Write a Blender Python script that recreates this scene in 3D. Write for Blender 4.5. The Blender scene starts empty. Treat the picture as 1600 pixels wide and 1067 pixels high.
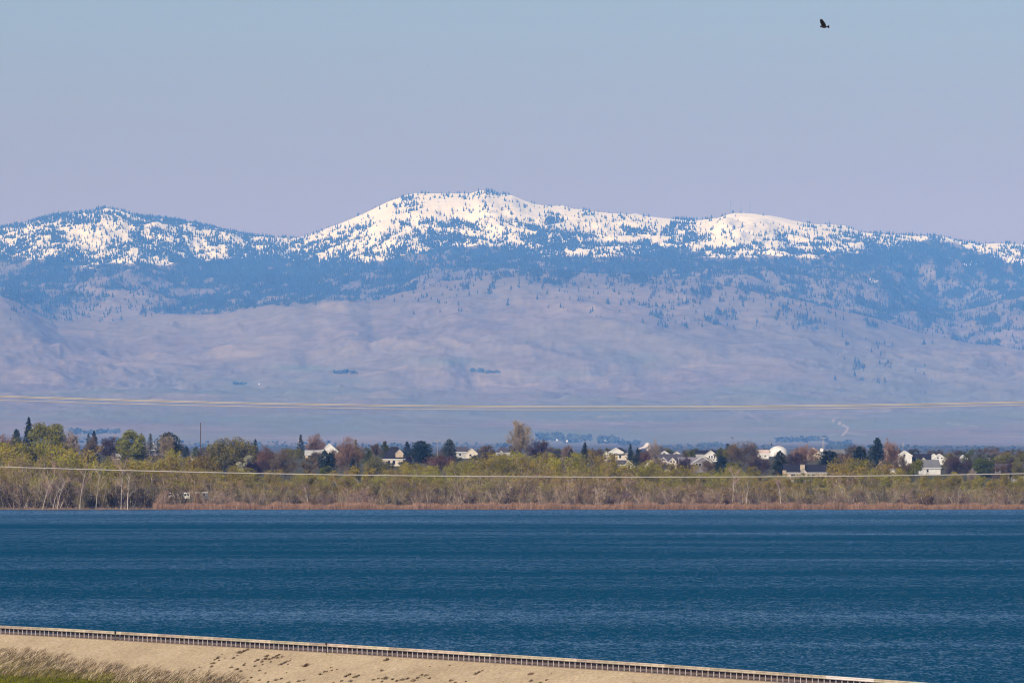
import bpy, math, random
import numpy as np

random.seed(7)
rng = np.random.default_rng(11)
SC = bpy.context.scene
COL = SC.collection
R = math.radians

# ------------------------------------------------------------------ camera, world, sun, exposure
FPX = 13300.0            # focal length in photo pixels (1600 wide)
HC = 30.3                # camera height over the lake
ROW0 = 662.0             # photo row of the true horizon
PITCH = math.atan((ROW0 - 533.5) / FPX)
cam_d = bpy.data.cameras.new('camera')
cam_d.sensor_width = 36.0
cam_d.lens = FPX / 1600.0 * 36.0
cam_d.clip_start = 1.0
cam_d.clip_end = 200000.0
cam = bpy.data.objects.new('camera', cam_d)
cam.location = (0, 0, HC)
cam.rotation_euler = (math.pi / 2 + PITCH, 0, 0)
COL.objects.link(cam)
SC.camera = cam

SUN_AZ = R(207.0)        # compass-style, clockwise from +Y: behind the camera, to its left
SUN_EL = R(30.0)
SUN_STRENGTH = 5.0
SKY_STRENGTH = 0.085
EXPOSURE = 0.0
W = bpy.data.worlds.new('World')
SC.world = W
W.use_nodes = True
wn = W.node_tree.nodes
wn.clear()
w_out = wn.new('ShaderNodeOutputWorld')
w_bg = wn.new('ShaderNodeBackground')
w_sky = wn.new('ShaderNodeTexSky')
w_sky.sky_type = 'NISHITA'
w_sky.sun_disc = False
w_sky.sun_elevation = SUN_EL
w_sky.sun_rotation = SUN_AZ
w_sky.altitude = 800
w_sky.air_density = 1.0
w_sky.dust_density = 0.6
w_sky.ozone_density = 1.5
w_bg.inputs[1].default_value = SKY_STRENGTH
w_tint = wn.new('ShaderNodeMix')           # one white balance for the whole sky
w_tint.data_type = 'RGBA'; w_tint.blend_type = 'MULTIPLY'; w_tint.inputs[0].default_value = 1.0
w_geo = wn.new('ShaderNodeTexCoord')
w_sep = wn.new('ShaderNodeSeparateXYZ')
w_rmp = wn.new('ShaderNodeMapRange')
w_rmp.inputs[1].default_value = 0.015; w_rmp.inputs[2].default_value = 0.075
w_tc = wn.new('ShaderNodeMix'); w_tc.data_type = 'RGBA'
w_tc.inputs[6].default_value = (0.505, 0.315, 0.40, 1)     # dusty lilac air low over the horizon
w_tc.inputs[7].default_value = (0.575, 0.745, 0.96, 1)
W.node_tree.links.new(w_geo.outputs['Generated'], w_sep.inputs[0])
W.node_tree.links.new(w_sep.outputs[2], w_rmp.inputs[0])
W.node_tree.links.new(w_rmp.outputs[0], w_tc.inputs[0])
W.node_tree.links.new(w_tc.outputs[2], w_tint.inputs[7])
W.node_tree.links.new(w_sky.outputs[0], w_tint.inputs[6])
W.node_tree.links.new(w_tint.outputs[2], w_bg.inputs[0])
W.node_tree.links.new(w_bg.outputs[0], w_out.inputs[0])

sun_d = bpy.data.lights.new('sun', 'SUN')
sun_d.energy = SUN_STRENGTH
sun_d.angle = R(0.5)
sun_d.color = (1.0, 0.895, 0.79)
sun = bpy.data.objects.new('sun', sun_d)
sdir = (math.sin(SUN_AZ) * math.cos(SUN_EL), math.cos(SUN_AZ) * math.cos(SUN_EL), math.sin(SUN_EL))
from mathutils import Vector
sun.rotation_euler = Vector(sdir).to_track_quat('Z', 'Y').to_euler()
sun.location = (sdir[0] * 300, sdir[1] * 300, sdir[2] * 300 + 30)
COL.objects.link(sun)

SC.view_settings.view_transform = 'Standard'
SC.view_settings.look = 'None'
SC.view_settings.exposure = EXPOSURE
SC.view_settings.gamma = 1.0
SC.view_settings.use_curve_mapping = False
SC.render.engine = 'CYCLES'
SC.cycles.max_bounces = 4
SC.cycles.diffuse_bounces = 2
SC.cycles.glossy_bounces = 2
SC.cycles.volume_bounces = 0
SC.cycles.use_denoising = True
SC.cycles.denoiser = 'OPENIMAGEDENOISE'
SC.cycles.pixel_filter_type = 'BLACKMAN_HARRIS'
SC.cycles.filter_width = 1.15
SC.cycles.sample_clamp_indirect = 4.0

# ------------------------------------------------------------------ helpers
def at(px, py, D):
    """world point seen at photo pixel (px, py) at ground distance D"""
    return ((px - 800.0) / FPX * D, D, HC + D * math.tan(PITCH - math.atan((py - 533.5) / FPX)))

def zrow(row, D):
    return HC - (np.asarray(row) - ROW0) / FPX * D

def rowz(z, D):
    return ROW0 + (HC - z) / np.asarray(D) * FPX

def tag(o, label=None, cat=None, group=None, kind=None):
    if label: o['label'] = label
    if cat: o['category'] = cat
    if group: o['group'] = group
    if kind: o['kind'] = kind
    return o

def empty(name, loc, rz=0.0):
    o = bpy.data.objects.new(name, None)
    o.empty_display_size = 0.5
    o.location = loc
    o.rotation_euler = (0, 0, rz)
    COL.objects.link(o)
    return o

def link(name, me, parent=None, loc=(0, 0, 0)):
    o = bpy.data.objects.new(name, me)
    o.location = loc
    if parent is not None:
        o.parent = parent
    COL.objects.link(o)
    return o

def mesh_from(name, V, F, material=None, smooth=False):
    """V (n,3); F list of faces or (m,k) int array"""
    me = bpy.data.meshes.new(name)
    V = np.asarray(V, dtype=np.float32)
    if isinstance(F, np.ndarray):
        m, k = F.shape
        me.vertices.add(len(V)); me.vertices.foreach_set('co', V.ravel())
        me.loops.add(m * k); me.loops.foreach_set('vertex_index', F.astype(np.int32).ravel())
        me.polygons.add(m)
        me.polygons.foreach_set('loop_start', np.arange(0, m * k, k, dtype=np.int32))
        me.polygons.foreach_set('loop_total', np.full(m, k, dtype=np.int32))
        me.update(calc_edges=True)
        me.validate()
    else:
        me.from_pydata([tuple(map(float, v)) for v in V], [], F)
        me.update()
    if smooth:
        me.polygons.foreach_set('use_smooth', np.ones(len(me.polygons), dtype=bool))
    if material is not None:
        me.materials.append(material)
    return me

class MB:
    """collects boxes, prisms and bars into one mesh"""
    def __init__(self): self.v = []; self.f = []
    def poly(self, pts, faces):
        n = len(self.v); self.v += [tuple(p) for p in pts]; self.f += [tuple(i + n for i in f) for f in faces]
    def box(self, x0, x1, y0, y1, z0, z1):
        self.poly([(x0,y0,z0),(x1,y0,z0),(x1,y1,z0),(x0,y1,z0),(x0,y0,z1),(x1,y0,z1),(x1,y1,z1),(x0,y1,z1)],
                  [(0,3,2,1),(4,5,6,7),(0,1,5,4),(1,2,6,5),(2,3,7,6),(3,0,4,7)])
    def prism_y(self, prof, y0, y1):          # profile in (x,z), extruded along y
        n = len(prof)
        self.poly([(x, y0, z) for x, z in prof] + [(x, y1, z) for x, z in prof],
                  [tuple(range(n)), tuple(range(2*n-1, n-1, -1))] + [(i, n+i, n+(i+1) % n, (i+1) % n) for i in range(n)])
    def prism_x(self, prof, x0, x1):          # profile in (y,z), extruded along x
        n = len(prof)
        self.poly([(x0, y, z) for y, z in prof] + [(x1, y, z) for y, z in prof],
                  [tuple(range(n-1, -1, -1)), tuple(range(n, 2*n))] + [(i, (i+1) % n, n+(i+1) % n, n+i) for i in range(n)])
    def bar(self, p, q, r0, r1, k=6):
        p = Vector(p); q = Vector(q); d = (q - p).normalized()
        a = d.orthogonal().normalized(); b = d.cross(a)
        ring = lambda c, r: [tuple(c + a * (r * math.cos(2*math.pi*i/k)) + b * (r * math.sin(2*math.pi*i/k))) for i in range(k)]
        self.poly(ring(p, r0) + ring(q, r1), [tuple(range(k-1, -1, -1)), tuple(range(k, 2*k))] + [(i, (i+1) % k, k+(i+1) % k, k+i) for i in range(k)])
    def mesh(self, name, material, smooth=False): return mesh_from(name, self.v, self.f, material, smooth)
    def build(self, name, material, parent=None, loc=(0, 0, 0), smooth=False):
        return link(name, self.mesh(name, material, smooth), parent, loc)

_gr = np.random.default_rng(5).permutation(4096)
_ga = np.random.default_rng(6).random(4096) * 2 * np.pi
_gx, _gy = np.cos(_ga), np.sin(_ga)
def perlin(x, y, seed=0):
    x = np.asarray(x, dtype=np.float64) + seed * 17.31; y = np.asarray(y, dtype=np.float64) + seed * 9.77
    xi = np.floor(x).astype(np.int64); yi = np.floor(y).astype(np.int64)
    fx = x - xi; fy = y - yi
    u = fx**3 * (fx * (fx * 6 - 15) + 10); v = fy**3 * (fy * (fy * 6 - 15) + 10)
    def g(ix, iy, dx, dy):
        h = _gr[(_gr[(ix + seed * 131) & 4095] + iy) & 4095]
        return _gx[h] * dx + _gy[h] * dy
    a = g(xi, yi, fx, fy); b = g(xi + 1, yi, fx - 1, fy)
    c = g(xi, yi + 1, fx, fy - 1); d = g(xi + 1, yi + 1, fx - 1, fy - 1)
    return ((a * (1 - u) + b * u) * (1 - v) + (c * (1 - u) + d * u) * v) * 1.5
def fbm(x, y, octv=5, seed=0, gain=0.5):
    s = 0; amp = 1; tot = 0
    for o in range(octv):
        s = s + amp * perlin(x * 2**o, y * 2**o, seed + o); tot += amp; amp *= gain
    return s / tot
def ridged(x, y, octv=6, seed=0, gain=0.5):
    s = 0; amp = 1; tot = 0; prev = 1.0
    for o in range(octv):
        n = 1 - np.abs(perlin(x * 2**o, y * 2**o, seed + o)); n = n * n
        s = s + amp * n * prev; prev = np.clip(n * 1.6, 0, 1); tot += amp; amp *= gain
    return s / tot

# ------------------------------------------------------------------ materials
def new_mat(name):
    m = bpy.data.materials.new(name); m.use_nodes = True
    nt = m.node_tree; b = nt.nodes['Principled BSDF']
    b.inputs['Roughness'].default_value = 0.85
    b.inputs['Specular IOR Level'].default_value = 0.2
    return m, nt, b

def ramp(nt, stops):
    r = nt.nodes.new('ShaderNodeValToRGB'); e = r.color_ramp.elements
    while len(e) < len(stops): e.new(0.5)
    for i, (p, c) in enumerate(stops):
        e[i].position = p; e[i].color = (c[0], c[1], c[2], 1)
    return r

def noise(nt, scale, detail=4, vec=None, rough=0.55):
    n = nt.nodes.new('ShaderNodeTexNoise'); n.inputs['Scale'].default_value = scale
    n.inputs['Detail'].default_value = detail; n.inputs['Roughness'].default_value = rough
    if vec is not None: nt.links.new(vec, n.inputs['Vector'])
    return n

_mc = {}
def mat(name, c, var=0.25, scale=0.4, rough=0.85, spec=0.2, objvar=0.0, c2=None):
    """base colour c with noise between darker/lighter (or c -> c2), plus per-object variation"""
    if name in _mc: return _mc[name]
    m, nt, b = new_mat(name)
    b.inputs['Roughness'].default_value = rough; b.inputs['Specular IOR Level'].default_value = spec
    tc = nt.nodes.new('ShaderNodeTexCoord')
    n = noise(nt, scale, 5, tc.outputs['Object'])
    lo = [x * (1 - var) for x in c]; hi = [min(1, x * (1 + var)) for x in (c2 or c)]
    r = ramp(nt, [(0.32, lo), (0.68, hi)])
    nt.links.new(n.outputs['Fac'], r.inputs[0])
    out = r.outputs[0]
    if objvar:
        oi = nt.nodes.new('ShaderNodeObjectInfo')
        hs = nt.nodes.new('ShaderNodeHueSaturation')
        mr = nt.nodes.new('ShaderNodeMapRange')
        mr.inputs[3].default_value = 1 - objvar; mr.inputs[4].default_value = 1 + objvar
        mh = nt.nodes.new('ShaderNodeMapRange')
        mh.inputs[3].default_value = 0.5 - objvar * 0.09; mh.inputs[4].default_value = 0.5 + objvar * 0.09
        ml = nt.nodes.new('ShaderNodeMath'); ml.operation = 'MULTIPLY'; ml.inputs[1].default_value = 7.31
        fr = nt.nodes.new('ShaderNodeMath'); fr.operation = 'FRACT'
        nt.links.new(oi.outputs['Random'], mr.inputs[0]); nt.links.new(oi.outputs['Random'], ml.inputs[0])
        nt.links.new(ml.outputs[0], fr.inputs[0]); nt.links.new(fr.outputs[0], mh.inputs[0])
        nt.links.new(mr.outputs[0], hs.inputs['Value']); nt.links.new(mh.outputs[0], hs.inputs['Hue'])
        nt.links.new(out, hs.inputs['Color']); out = hs.outputs[0]
    nt.links.new(out, b.inputs['Base Color'])
    _mc[name] = m
    return m

# ------------------------------------------------------------------ haze
HAZE_DENSITY = 2.05e-5
HAZE_COLOR = (0.095, 0.322, 1.0, 1)
def make_haze():
    mb = MB(); mb.box(-11000, 11000, -250, 63500, -48.0, 1520.0)
    m = bpy.data.materials.new('haze_air'); m.use_nodes = True
    nt = m.node_tree; nt.nodes.clear()
    out = nt.nodes.new('ShaderNodeOutputMaterial')
    v = nt.nodes.new('ShaderNodeVolumePrincipled')
    v.inputs['Color'].default_value = HAZE_COLOR
    v.inputs['Absorption Color'].default_value = (1, 1, 1, 1)
    v.inputs['Density'].default_value = HAZE_DENSITY
    v.inputs['Anisotropy'].default_value = -0.36
    nt.links.new(v.outputs[0], out.inputs['Volume'])
    o = mb.build('haze', m)
    tag(o, 'thin blue haze filling the air out to the mountains', 'haze', kind='stuff')
make_haze()

# ------------------------------------------------------------------ terrain: valley, foothills, snowy range in one sheet
SKY = np.array([(-600,372),(-300,365),(-100,360),(0,355),(40,347),(81,336),(130,331),(162,324),(185,327),(220,337),(265,342),(300,348),(350,358),
    (400,370),(430,373),(466,373),(500,363),(530,351),(570,334),(604,317),(631,307),(648,303),(672,303),(705,303),(732,305),(746,300),(763,298),
    (780,303),(800,306),(820,315),(840,320),(867,325),(901,328),(935,333),(985,336),(1019,340),(1070,344),(1094,344),(1121,341),(1141,335),
    (1178,334.5),(1205,337.6),(1235,344),(1276,351),(1316,355),(1350,362),(1397,365),(1438,368),(1475,369),(1495,376),(1532,382),(1556,380),
    (1600,383),(1750,395),(2000,402),(2300,410)], float)
C1 = np.array([(-600,440),(-200,440),(0,459),(30,474),(50,489),(78,503),(110,507),(145,509),(190,502),(236,492),(310,491),(371,481),(415,474),(440,470),
    (472,474),(506,469),(540,469),(577,474),(631,462),(700,446),(766,433),(850,428),(1000,436),(1100,446),(1200,460),(1300,484),(1364,501),
    (1397,513),(1438,524),(1500,534),(1600,546),(1800,550),(2300,540)], float)
C2 = np.array([(-600,418),(0,436),(60,428),(140,436),(230,428),(320,436),(400,430),(480,434),(560,430),(640,424),(720,414),(800,408),(900,408),(1000,412),
    (1100,414),(1200,418),(1300,426),(1380,440),(1438,470),(1470,486),(1499,490),(1532,479),(1570,470),(1600,464),(1800,450),(2300,440)], float)
KD = np.array([28, 33.0, 37.0, 41.0, 42.2, 46.5, 47.6, 52.0, 55.0, 61.0])   # km
FORE = 600.0
def base_height(px, Dk):
    """height in m for arrays of column px and distance Dk (km)"""
    sky = np.interp(px, SKY[:, 0], SKY[:, 1]); c1 = np.interp(px, C1[:, 0], C1[:, 1]); c2 = np.interp(px, C2[:, 0], C2[:, 1])
    z = np.zeros(px.shape)
    near = np.interp(Dk, [0, 2.94, 3.0, 3.012, 3.05, 3.5, 3.7, 4.0, 4.2, 4.5, 5.2, 7, 12, 20, 24, 28],
                         [-4, -4, -1.0, 0.0, 0.5, 2.0, 5.0, 9.0, 10.6, 12.0, 12.0, 0, -14, -27, -32, -31])
    c1h = zrow(c1, 41000.0); c2h = zrow(np.minimum(c2, c1 - 4), 46500.0); skh = zrow(sky, 52000.0)
    r34 = zrow(642, 33000.0); r37 = zrow(606 + 0.12 * (c1 - 470), 37000.0)
    dip1 = c1h - 35; dip2 = np.maximum(c2h - 25, c2h * 0.985)
    knots = [np.full(px.shape, -31.0), np.full(px.shape, r34), r37, c1h, dip1, c2h, dip2, skh, skh - 160, skh - 700]
    far = np.full(px.shape, -31.0)
    for i in range(len(KD) - 1):
        t = np.clip((Dk - KD[i]) / (KD[i+1] - KD[i]), 0, 1)
        if i in (0, 1): t2 = t
        elif i in (3, 5): t2 = t * t * (3 - 2 * t)
        else: t2 = t
        seg = knots[i] * (1 - t2) + knots[i+1] * t2
        far = np.where((Dk >= KD[i]), seg, far)
    return np.where(Dk < 28, near, far)

def terrain_height(px, Dk):
    X = (px - 800) / FPX * Dk                         # km, lateral
    off = np.interp(Dk, [30, 39, 41, 43.5, 46.5, 49, 52, 54], [1, 1, .12, 1, .12, 1, .0, 1])
    h = base_height(px + 75 * off * fbm(X * 0.45, Dk * 0.35, 3, 101), Dk)
    wx = X + 0.35 * fbm(X * 0.7, Dk * 0.7, 3, 40); wy = Dk + 0.5 * fbm(X * 0.5, Dk * 0.5, 3, 50)
    big = ridged(wx * 0.62, wy * 0.30, 6, 1, 0.52)     # long spurs running towards the lake
    mid = ridged(wx * 1.7 + 3.1, wy * 0.8, 5, 21, 0.5)
    small = fbm(wx * 6, wy * 3.4, 4, 31)
    amp = np.interp(Dk, [27, 30, 34, 38, 40.4, 41.0, 41.8, 45, 46.3, 47.2, 50, 51.6, 52.0, 52.5, 56], [0, 18, 56, 84, 62, 26, 66, 108, 62, 80, 130, 36, 10, 70, 160])
    h = h + amp * ((big - 0.42) * 1.25 + (mid - 0.42) * 0.52 + small * 0.26)
    roll = np.interp(Dk, [4.9, 8, 26, 30, 34], [0, 2.0, 5, 3, 0])
    h = h + roll * fbm(X * 1.5, Dk * 0.5, 4, 61)
    return h

dd = np.concatenate([[0.5, 1.5, 2.5, 2.9, 2.97, 2.99], np.linspace(3.0, 3.1, 8), np.linspace(3.15, 5.2, 30), np.linspace(5.6, 27.5, 46),
                     np.linspace(28, 37, 96), np.linspace(37.08, 53, 262), np.linspace(53.2, 61.5, 22)])
cc = np.concatenate([np.linspace(-640, -70, 60), np.linspace(-60, 1660, 840), np.linspace(1670, 2240, 60)])
PX, DK = np.meshgrid(cc, dd)
TZ = terrain_height(PX, DK)
TX = (PX - 800) / FPX * DK * 1000; TY = DK * 1000
ROWS = rowz(TZ, TY)
nr, nc = PX.shape
idx = np.arange(nr * nc).reshape(nr, nc)
TF = np.stack([idx[:-1, :-1].ravel(), idx[:-1, 1:].ravel(), idx[1:, 1:].ravel(), idx[1:, :-1].ravel()], 1)
XK = TX / 1000.0

# where forest, snow and bare tracks lie (what grows and lies on the ground, read off the photograph)
FT = {0:[.5,.5,.5,.5,.55,.75,.65,.42,.5,.25,.1,0], 50:[.4,.4,.4,.42,.6,.75,.7,.65,.78,.8,.5,0], 100:[.4,.4,.4,.45,.6,.7,.8,.82,.7,.55,.2,0], 200:[.3,.3,.35,.42,.5,.6,.6,.3,.28,.4,0,0], 300:[.6,.6,.7,.5,.5,.6,.85,.5,.4,.8,0,0],
      400:[.6,.6,.6,.6,.55,.7,.85,.6,.7,.3,0,0], 500:[.2,.2,.2,.2,.45,.55,.82,.6,.7,.25,0,0], 600:[.15,.1,.1,.2,.55,.65,.8,.65,.6,.05,0,0],
      700:[.15,.12,.14,.45,.75,.8,.7,.35,.16,.04,0,0], 800:[.12,.1,.12,.24,.55,.72,.7,.2,.06,.02,0,0], 900:[.3,.3,.22,.3,.5,.7,.8,.25,.1,.02,.0,0],
      1000:[.1,.1,.12,.4,.5,.7,.8,.6,.2,.1,.04,0], 1100:[.4,.4,.4,.4,.5,.6,.7,.45,.25,.12,.05,0], 1200:[.15,.15,.18,.22,.35,.6,.7,.4,.35,.2,.08,0],
      1300:[.4,.4,.4,.32,.7,.75,.8,.6,.5,.4,.15,0], 1400:[.4,.4,.4,.4,.42,.85,.8,.8,.8,.82,.6,0.1], 1440:[.4,.4,.4,.4,.5,.85,.85,.8,.85,.85,.8,.3], 1500:[.5,.5,.5,.5,.5,.85,.85,.8,.75,.6,.4,.15], 1600:[.4,.4,.4,.4,.4,.5,.88,.8,.7,.5,.3,.05]}
frows = np.array([300,320,340,360,380,400,420,440,460,480,500,520], float)
fcols = np.array(sorted(FT)); ftab = np.array([FT[c] for c in fcols])
def grid_lookup(px, row):
    ci = np.interp(px, fcols, np.arange(len(fcols))); ri = np.interp(row, frows, np.arange(len(frows)))
    c0 = np.clip(np.floor(ci).astype(int), 0, len(fcols) - 2); r0 = np.clip(np.floor(ri).astype(int), 0, len(frows) - 2)
    a = ci - c0; b = ri - r0
    return (ftab[c0, r0] * (1 - a) * (1 - b) + ftab[c0 + 1, r0] * a * (1 - b) + ftab[c0, r0 + 1] * (1 - a) * b + ftab[c0 + 1, r0 + 1] * a * b)
BLOBS = [(645,325,14,10,.7),(600,322,14,5,.35),(625,312,20,4,.35),(690,352,45,8,.5),(775,304,22,4,.55),(765,322,12,6,.5),(830,365,40,9,.4),(905,372,40,12,.4),
         (1230,368,22,9,.6),(1255,358,30,5,.45),(1330,372,50,8,.4),(860,345,26,8,.25),(1060,352,18,8,.35),(1430,385,60,12,.3),
         (960,378,60,3,-.6),(905,398,40,4,-.6),(1000,372,50,3,-.5),(1035,348,10,9,-.5),(1180,345,60,12,-.2),(1300,395,14,8,-.25),(1370,440,10,8,-.1),(860,320,50,8,-.15),(700,318,60,10,-.1)]
fd = grid_lookup(PX, ROWS)
for bx, by, sx, sy, a in BLOBS:
    fd = fd + a * np.exp(-((PX - bx) / sx) ** 2 - ((ROWS - by) / sy) ** 2)
fd = fd * np.interp(ROWS, [406, 421, 500], [1, .73, .70])
fd = fd * np.where((PX > 560) & (PX < 1040), np.interp(ROWS, [350, 368], [.8, 1]), 1)
fd = fd * np.where((PX > 1090) & (PX < 1560), np.interp(ROWS, [384, 400], [.45, 1]), 1)
fd = np.where((DK > 36) & (DK < 54), np.clip(fd, 0, 0.95), 0)
fd = np.where(DK < 40.9, fd * np.clip(np.interp(PX, [600, 720, 1340, 1400], [0.05, 1, 1, 0.05]), 0, 1), fd)  # the tan front hills carry hardly a tree
fn = 0.6 * fbm(XK * 2.2, DK * 1.1, 4, 71, 0.6) + 1.05 * fbm(XK * 9.0, DK * 4.2, 4, 75, 0.65) - 0.55 * (ridged((XK + 0.35 * fbm(XK * 0.7, DK * 0.7, 3, 40)) * 0.62, (DK + 0.5 * fbm(XK * 0.5, DK * 0.5, 3, 50)) * 0.30, 4, 1, 0.52) - 0.42) * -1.0
mask = (DK > 36)
rk = np.zeros(fn.shape); v = fn[mask]; rk[mask] = np.argsort(np.argsort(v)) / len(v)
FOR = 0.9 / (1 + np.exp(-(fd - rk) / 0.07)) * (fd > 0.01)
FOR = np.maximum(FOR, fd * 0.30)
SL = np.array([(-600,400),(0,402),(100,412),(250,415),(300,404),(400,404),(470,408),(600,408),(650,398),(700,384),(760,388),(800,396),(860,405),(950,402),(1050,388),
    (1100,398),(1230,402),(1300,398),(1340,398),(1400,392),(1450,374),(1500,384),(1560,404),(1600,412),(2300,415)], float)
sl = np.interp(PX, SL[:, 0], SL[:, 1]) + 14 * fbm(XK * 3, DK * 1.4, 4, 83)
SNOW = np.clip((sl - ROWS) / 7.0 + 0.5, 0, 1) * (DK > 44)
for bx, by, sx, sy, a in [(1362,438,14,6,.7),(1200,428,10,5,.5),(1520,412,22,5,.9),(800,392,8,4,.4),(1560,395,30,10,.7)]:
    SNOW = np.maximum(SNOW, a * np.exp(-((PX - bx) / sx) ** 2 - ((ROWS - by) / sy) ** 2) * (DK > 44))
def boxf(A, w):
    c = np.cumsum(np.pad(A, ((0, 0), (w + 1, w)), 'edge'), 1); return (c[:, 2*w+1:] - c[:, :-2*w-1]) / (2*w + 1)
gul = np.clip((boxf(TZ, 5) - TZ) / 3.2, -1, 1) * .6 + np.clip((boxf(TZ, 16) - TZ) / 11.0, -1, 1) * .7
GULLY = np.clip(gul + .35 * fbm(XK * 12, DK * 6, 3, 120), 0, 1) * np.interp(DK, [29, 33, 49, 52], [0, .6, .8, .3])
dwx = XK + .30 * fbm(XK * 1.1, DK * .7, 4, 140); dwy = DK + .55 * fbm(XK * .9, DK * .6, 4, 150)
drain = np.maximum(np.clip(1 - np.abs(perlin(dwx * 1.5 + dwy * .22, dwy * .42, 7)) / .05, 0, 1), .8 * np.clip(1 - np.abs(perlin(dwx * 3.2 - dwy * .5, dwy * .8, 9)) / .07, 0, 1))
drain = drain * np.clip(.35 + 1.3 * fbm(XK * 1.4, DK * .8, 3, 160), 0, 1) * np.interp(DK, [29, 32, 48, 51], [0, 1, 1, 0])
SCRUB = np.where(DK > 28, np.maximum(.38 * GULLY, .42 * drain), 0)
# tracks, cuts and dry fields on the lower slopes
def seg_dist(px, row, pts):
    d = np.full(px.shape, 1e9)
    for (x0, y0), (x1, y1) in zip(pts[:-1], pts[1:]):
        t = np.clip(((px - x0) * (x1 - x0) + (row - y0) * (y1 - y0)) / max(1e-6, (x1 - x0) ** 2 + (y1 - y0) ** 2), 0, 1)
        d = np.minimum(d, np.hypot(px - x0 - t * (x1 - x0), (row - y0 - t * (y1 - y0)) * 1.6))
    return d
TRACK = np.zeros(PX.shape)
FOR = np.where((DK > 3.03) & (DK < 5.4), 0.75, FOR)
FOR = np.where((DK >= 5.4) & (DK < 27), np.interp(DK, [5.4, 22, 27], [.95, .85, .0]) * np.clip(.85 + .7 * fbm(XK * 2, DK * .5, 3, 15), 0, 1), FOR)
TRK = [([(1302,656),(1312,662),(1325,668),(1322,674),(1316,680)], 2.6, 1.0), ([(1322,676),(1352,679)], 2.4, .7), ([(1296,680),(1306,678)], 2, .6),
       ([(935,651),(990,650)], 2.2, .7), ([(1140,641),(1165,644),(1188,657)], 2.5, .45), ([(1480,661),(1518,665),(1526,667)], 2.5, .6),
       ([(690,598),(740,590),(770,596)], 4, .45), ([(740,600),(800,604),(840,600)], 4, .45), ([(560,588),(640,572),(670,577)], 3, .5), ([(400,572),(470,580)], 2.4, .35),
       ([(1060,575),(1100,570),(1150,573)], 4, .45), ([(1030,590),(1100,596)], 3, .35), ([(405,604),(412,606)], 3.5, .6), ([(1214,681),(1224,682)], 1.8, .5),
       ([(1200,520),(1290,538),(1380,545)], 2, .2), ([(1240,560),(1300,570)], 2, .3), ([(200,560),(180,575)], 5, .3), ([(1288,690),(1300,690)], 2.5, .8),
       ([(868,603),(905,590)], 2.5, .35), ([(1000,545),(1060,548)], 2, .2)]
for pts, w, a in TRK:
    TRACK = np.maximum(TRACK, (0.9 if a > .9 else 0.55) * a * np.clip(1.0 - seg_dist(PX, ROWS, pts) / w, 0, 1) * (DK > 18) * (ROWS < 692))
GREEN = np.clip(0.5 + 1.6 * fbm(XK * 0.8, DK * 0.55, 5, 91), 0, 1) * np.interp(DK, [27, 29, 34, 39, 42], [.5, .9, .8, .3, .15])
for bx, by, sx, sy, a in [(470,575,50,5,.9),(376,600,14,4,1.0),(700,565,60,6,.6),(880,585,50,5,.5),(540,595,60,5,.5),(1180,610,90,8,.4),(1000,560,40,8,.4)]:
    GREEN = np.clip(GREEN + a * np.exp(-((PX - bx) / sx) ** 2 - ((ROWS - by) / sy) ** 2) * (DK > 27), 0, 1)

def terrain_material():
    m, nt, b = new_mat('terrain_ground')
    b.inputs['Specular IOR Level'].default_value = 0.05
    L = nt.links.new
    geo = nt.nodes.new('ShaderNodeNewGeometry')
    def attr(n):
        a = nt.nodes.new('ShaderNodeAttribute'); a.attribute_name = n; return a.outputs['Fac']
    def mix(f, a, c):
        x = nt.nodes.new('ShaderNodeMix'); x.data_type = 'RGBA'
        if isinstance(f, float): x.inputs[0].default_value = f
        else: L(f, x.inputs[0])
        for s, val in ((6, a), (7, c)):
            if isinstance(val, tuple): x.inputs[s].default_value = (*val, 1)
            else: L(val, x.inputs[s])
        return x.outputs[2]
    def math_(op, a, c, clamp=False):
        x = nt.nodes.new('ShaderNodeMath'); x.operation = op; x.use_clamp = clamp
        for s, val in ((0, a), (1, c)):
            if isinstance(val, (int, float)): x.inputs[s].default_value = val
            else: L(val, x.inputs[s])
        return x.outputs[0]
    n1 = noise(nt, 0.0011, 8, geo.outputs['Position'], 0.6)
    n2 = noise(nt, 0.012, 6, geo.outputs['Position'], 0.65)
    n3 = noise(nt, 0.03, 4, geo.outputs['Position'], 0.7)
    dry = ramp(nt, [(0.3, (0.205, 0.155, 0.115)), (0.5, (0.27, 0.205, 0.15)), (0.7, (0.335, 0.255, 0.185))])
    L(n1.outputs['Fac'], dry.inputs[0])
    dry2 = ramp(nt, [(0.3, (0.72, 0.72, 0.72)), (0.7, (1.2, 1.2, 1.2))]); L(n2.outputs['Fac'], dry2.inputs[0])
    mul = nt.nodes.new('ShaderNodeMix'); mul.data_type = 'RGBA'; mul.blend_type = 'MULTIPLY'; mul.inputs[0].default_value = 1
    L(dry.outputs[0], mul.inputs[6]); L(dry2.outputs[0], mul.inputs[7])
    c = mix(attr('green'), mul.outputs[2], (0.19, 0.20, 0.12))
    c = mix(attr('scrub'), c, (0.085, 0.078, 0.05))
    c = mix(attr('forest'), c, (0.06, 0.062, 0.04))
    c = mix(attr('track'), c, (0.62, 0.46, 0.33))
    s = math_('ADD', attr('snow'), math_('MULTIPLY', math_('SUBTRACT', n3.outputs['Fac'], 0.5), 1.5))
    s = math_('MULTIPLY', math_('SUBTRACT', s, 0.42), 6.0, True)
    s = math_('MULTIPLY', s, math_('GREATER_THAN', attr('snow'), 0.03))
    c = mix(s, c, (0.95, 0.845, 0.735))          # spring snow, warm off-white base colour
    # near shore ground: damp brown earth and dead grass
    L(c, b.inputs['Base Color'])
    return m
terrain_me = mesh_from('valley_and_mountains', np.stack([TX.ravel(), TY.ravel(), TZ.ravel()], 1), TF, terrain_material(), True)
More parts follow.
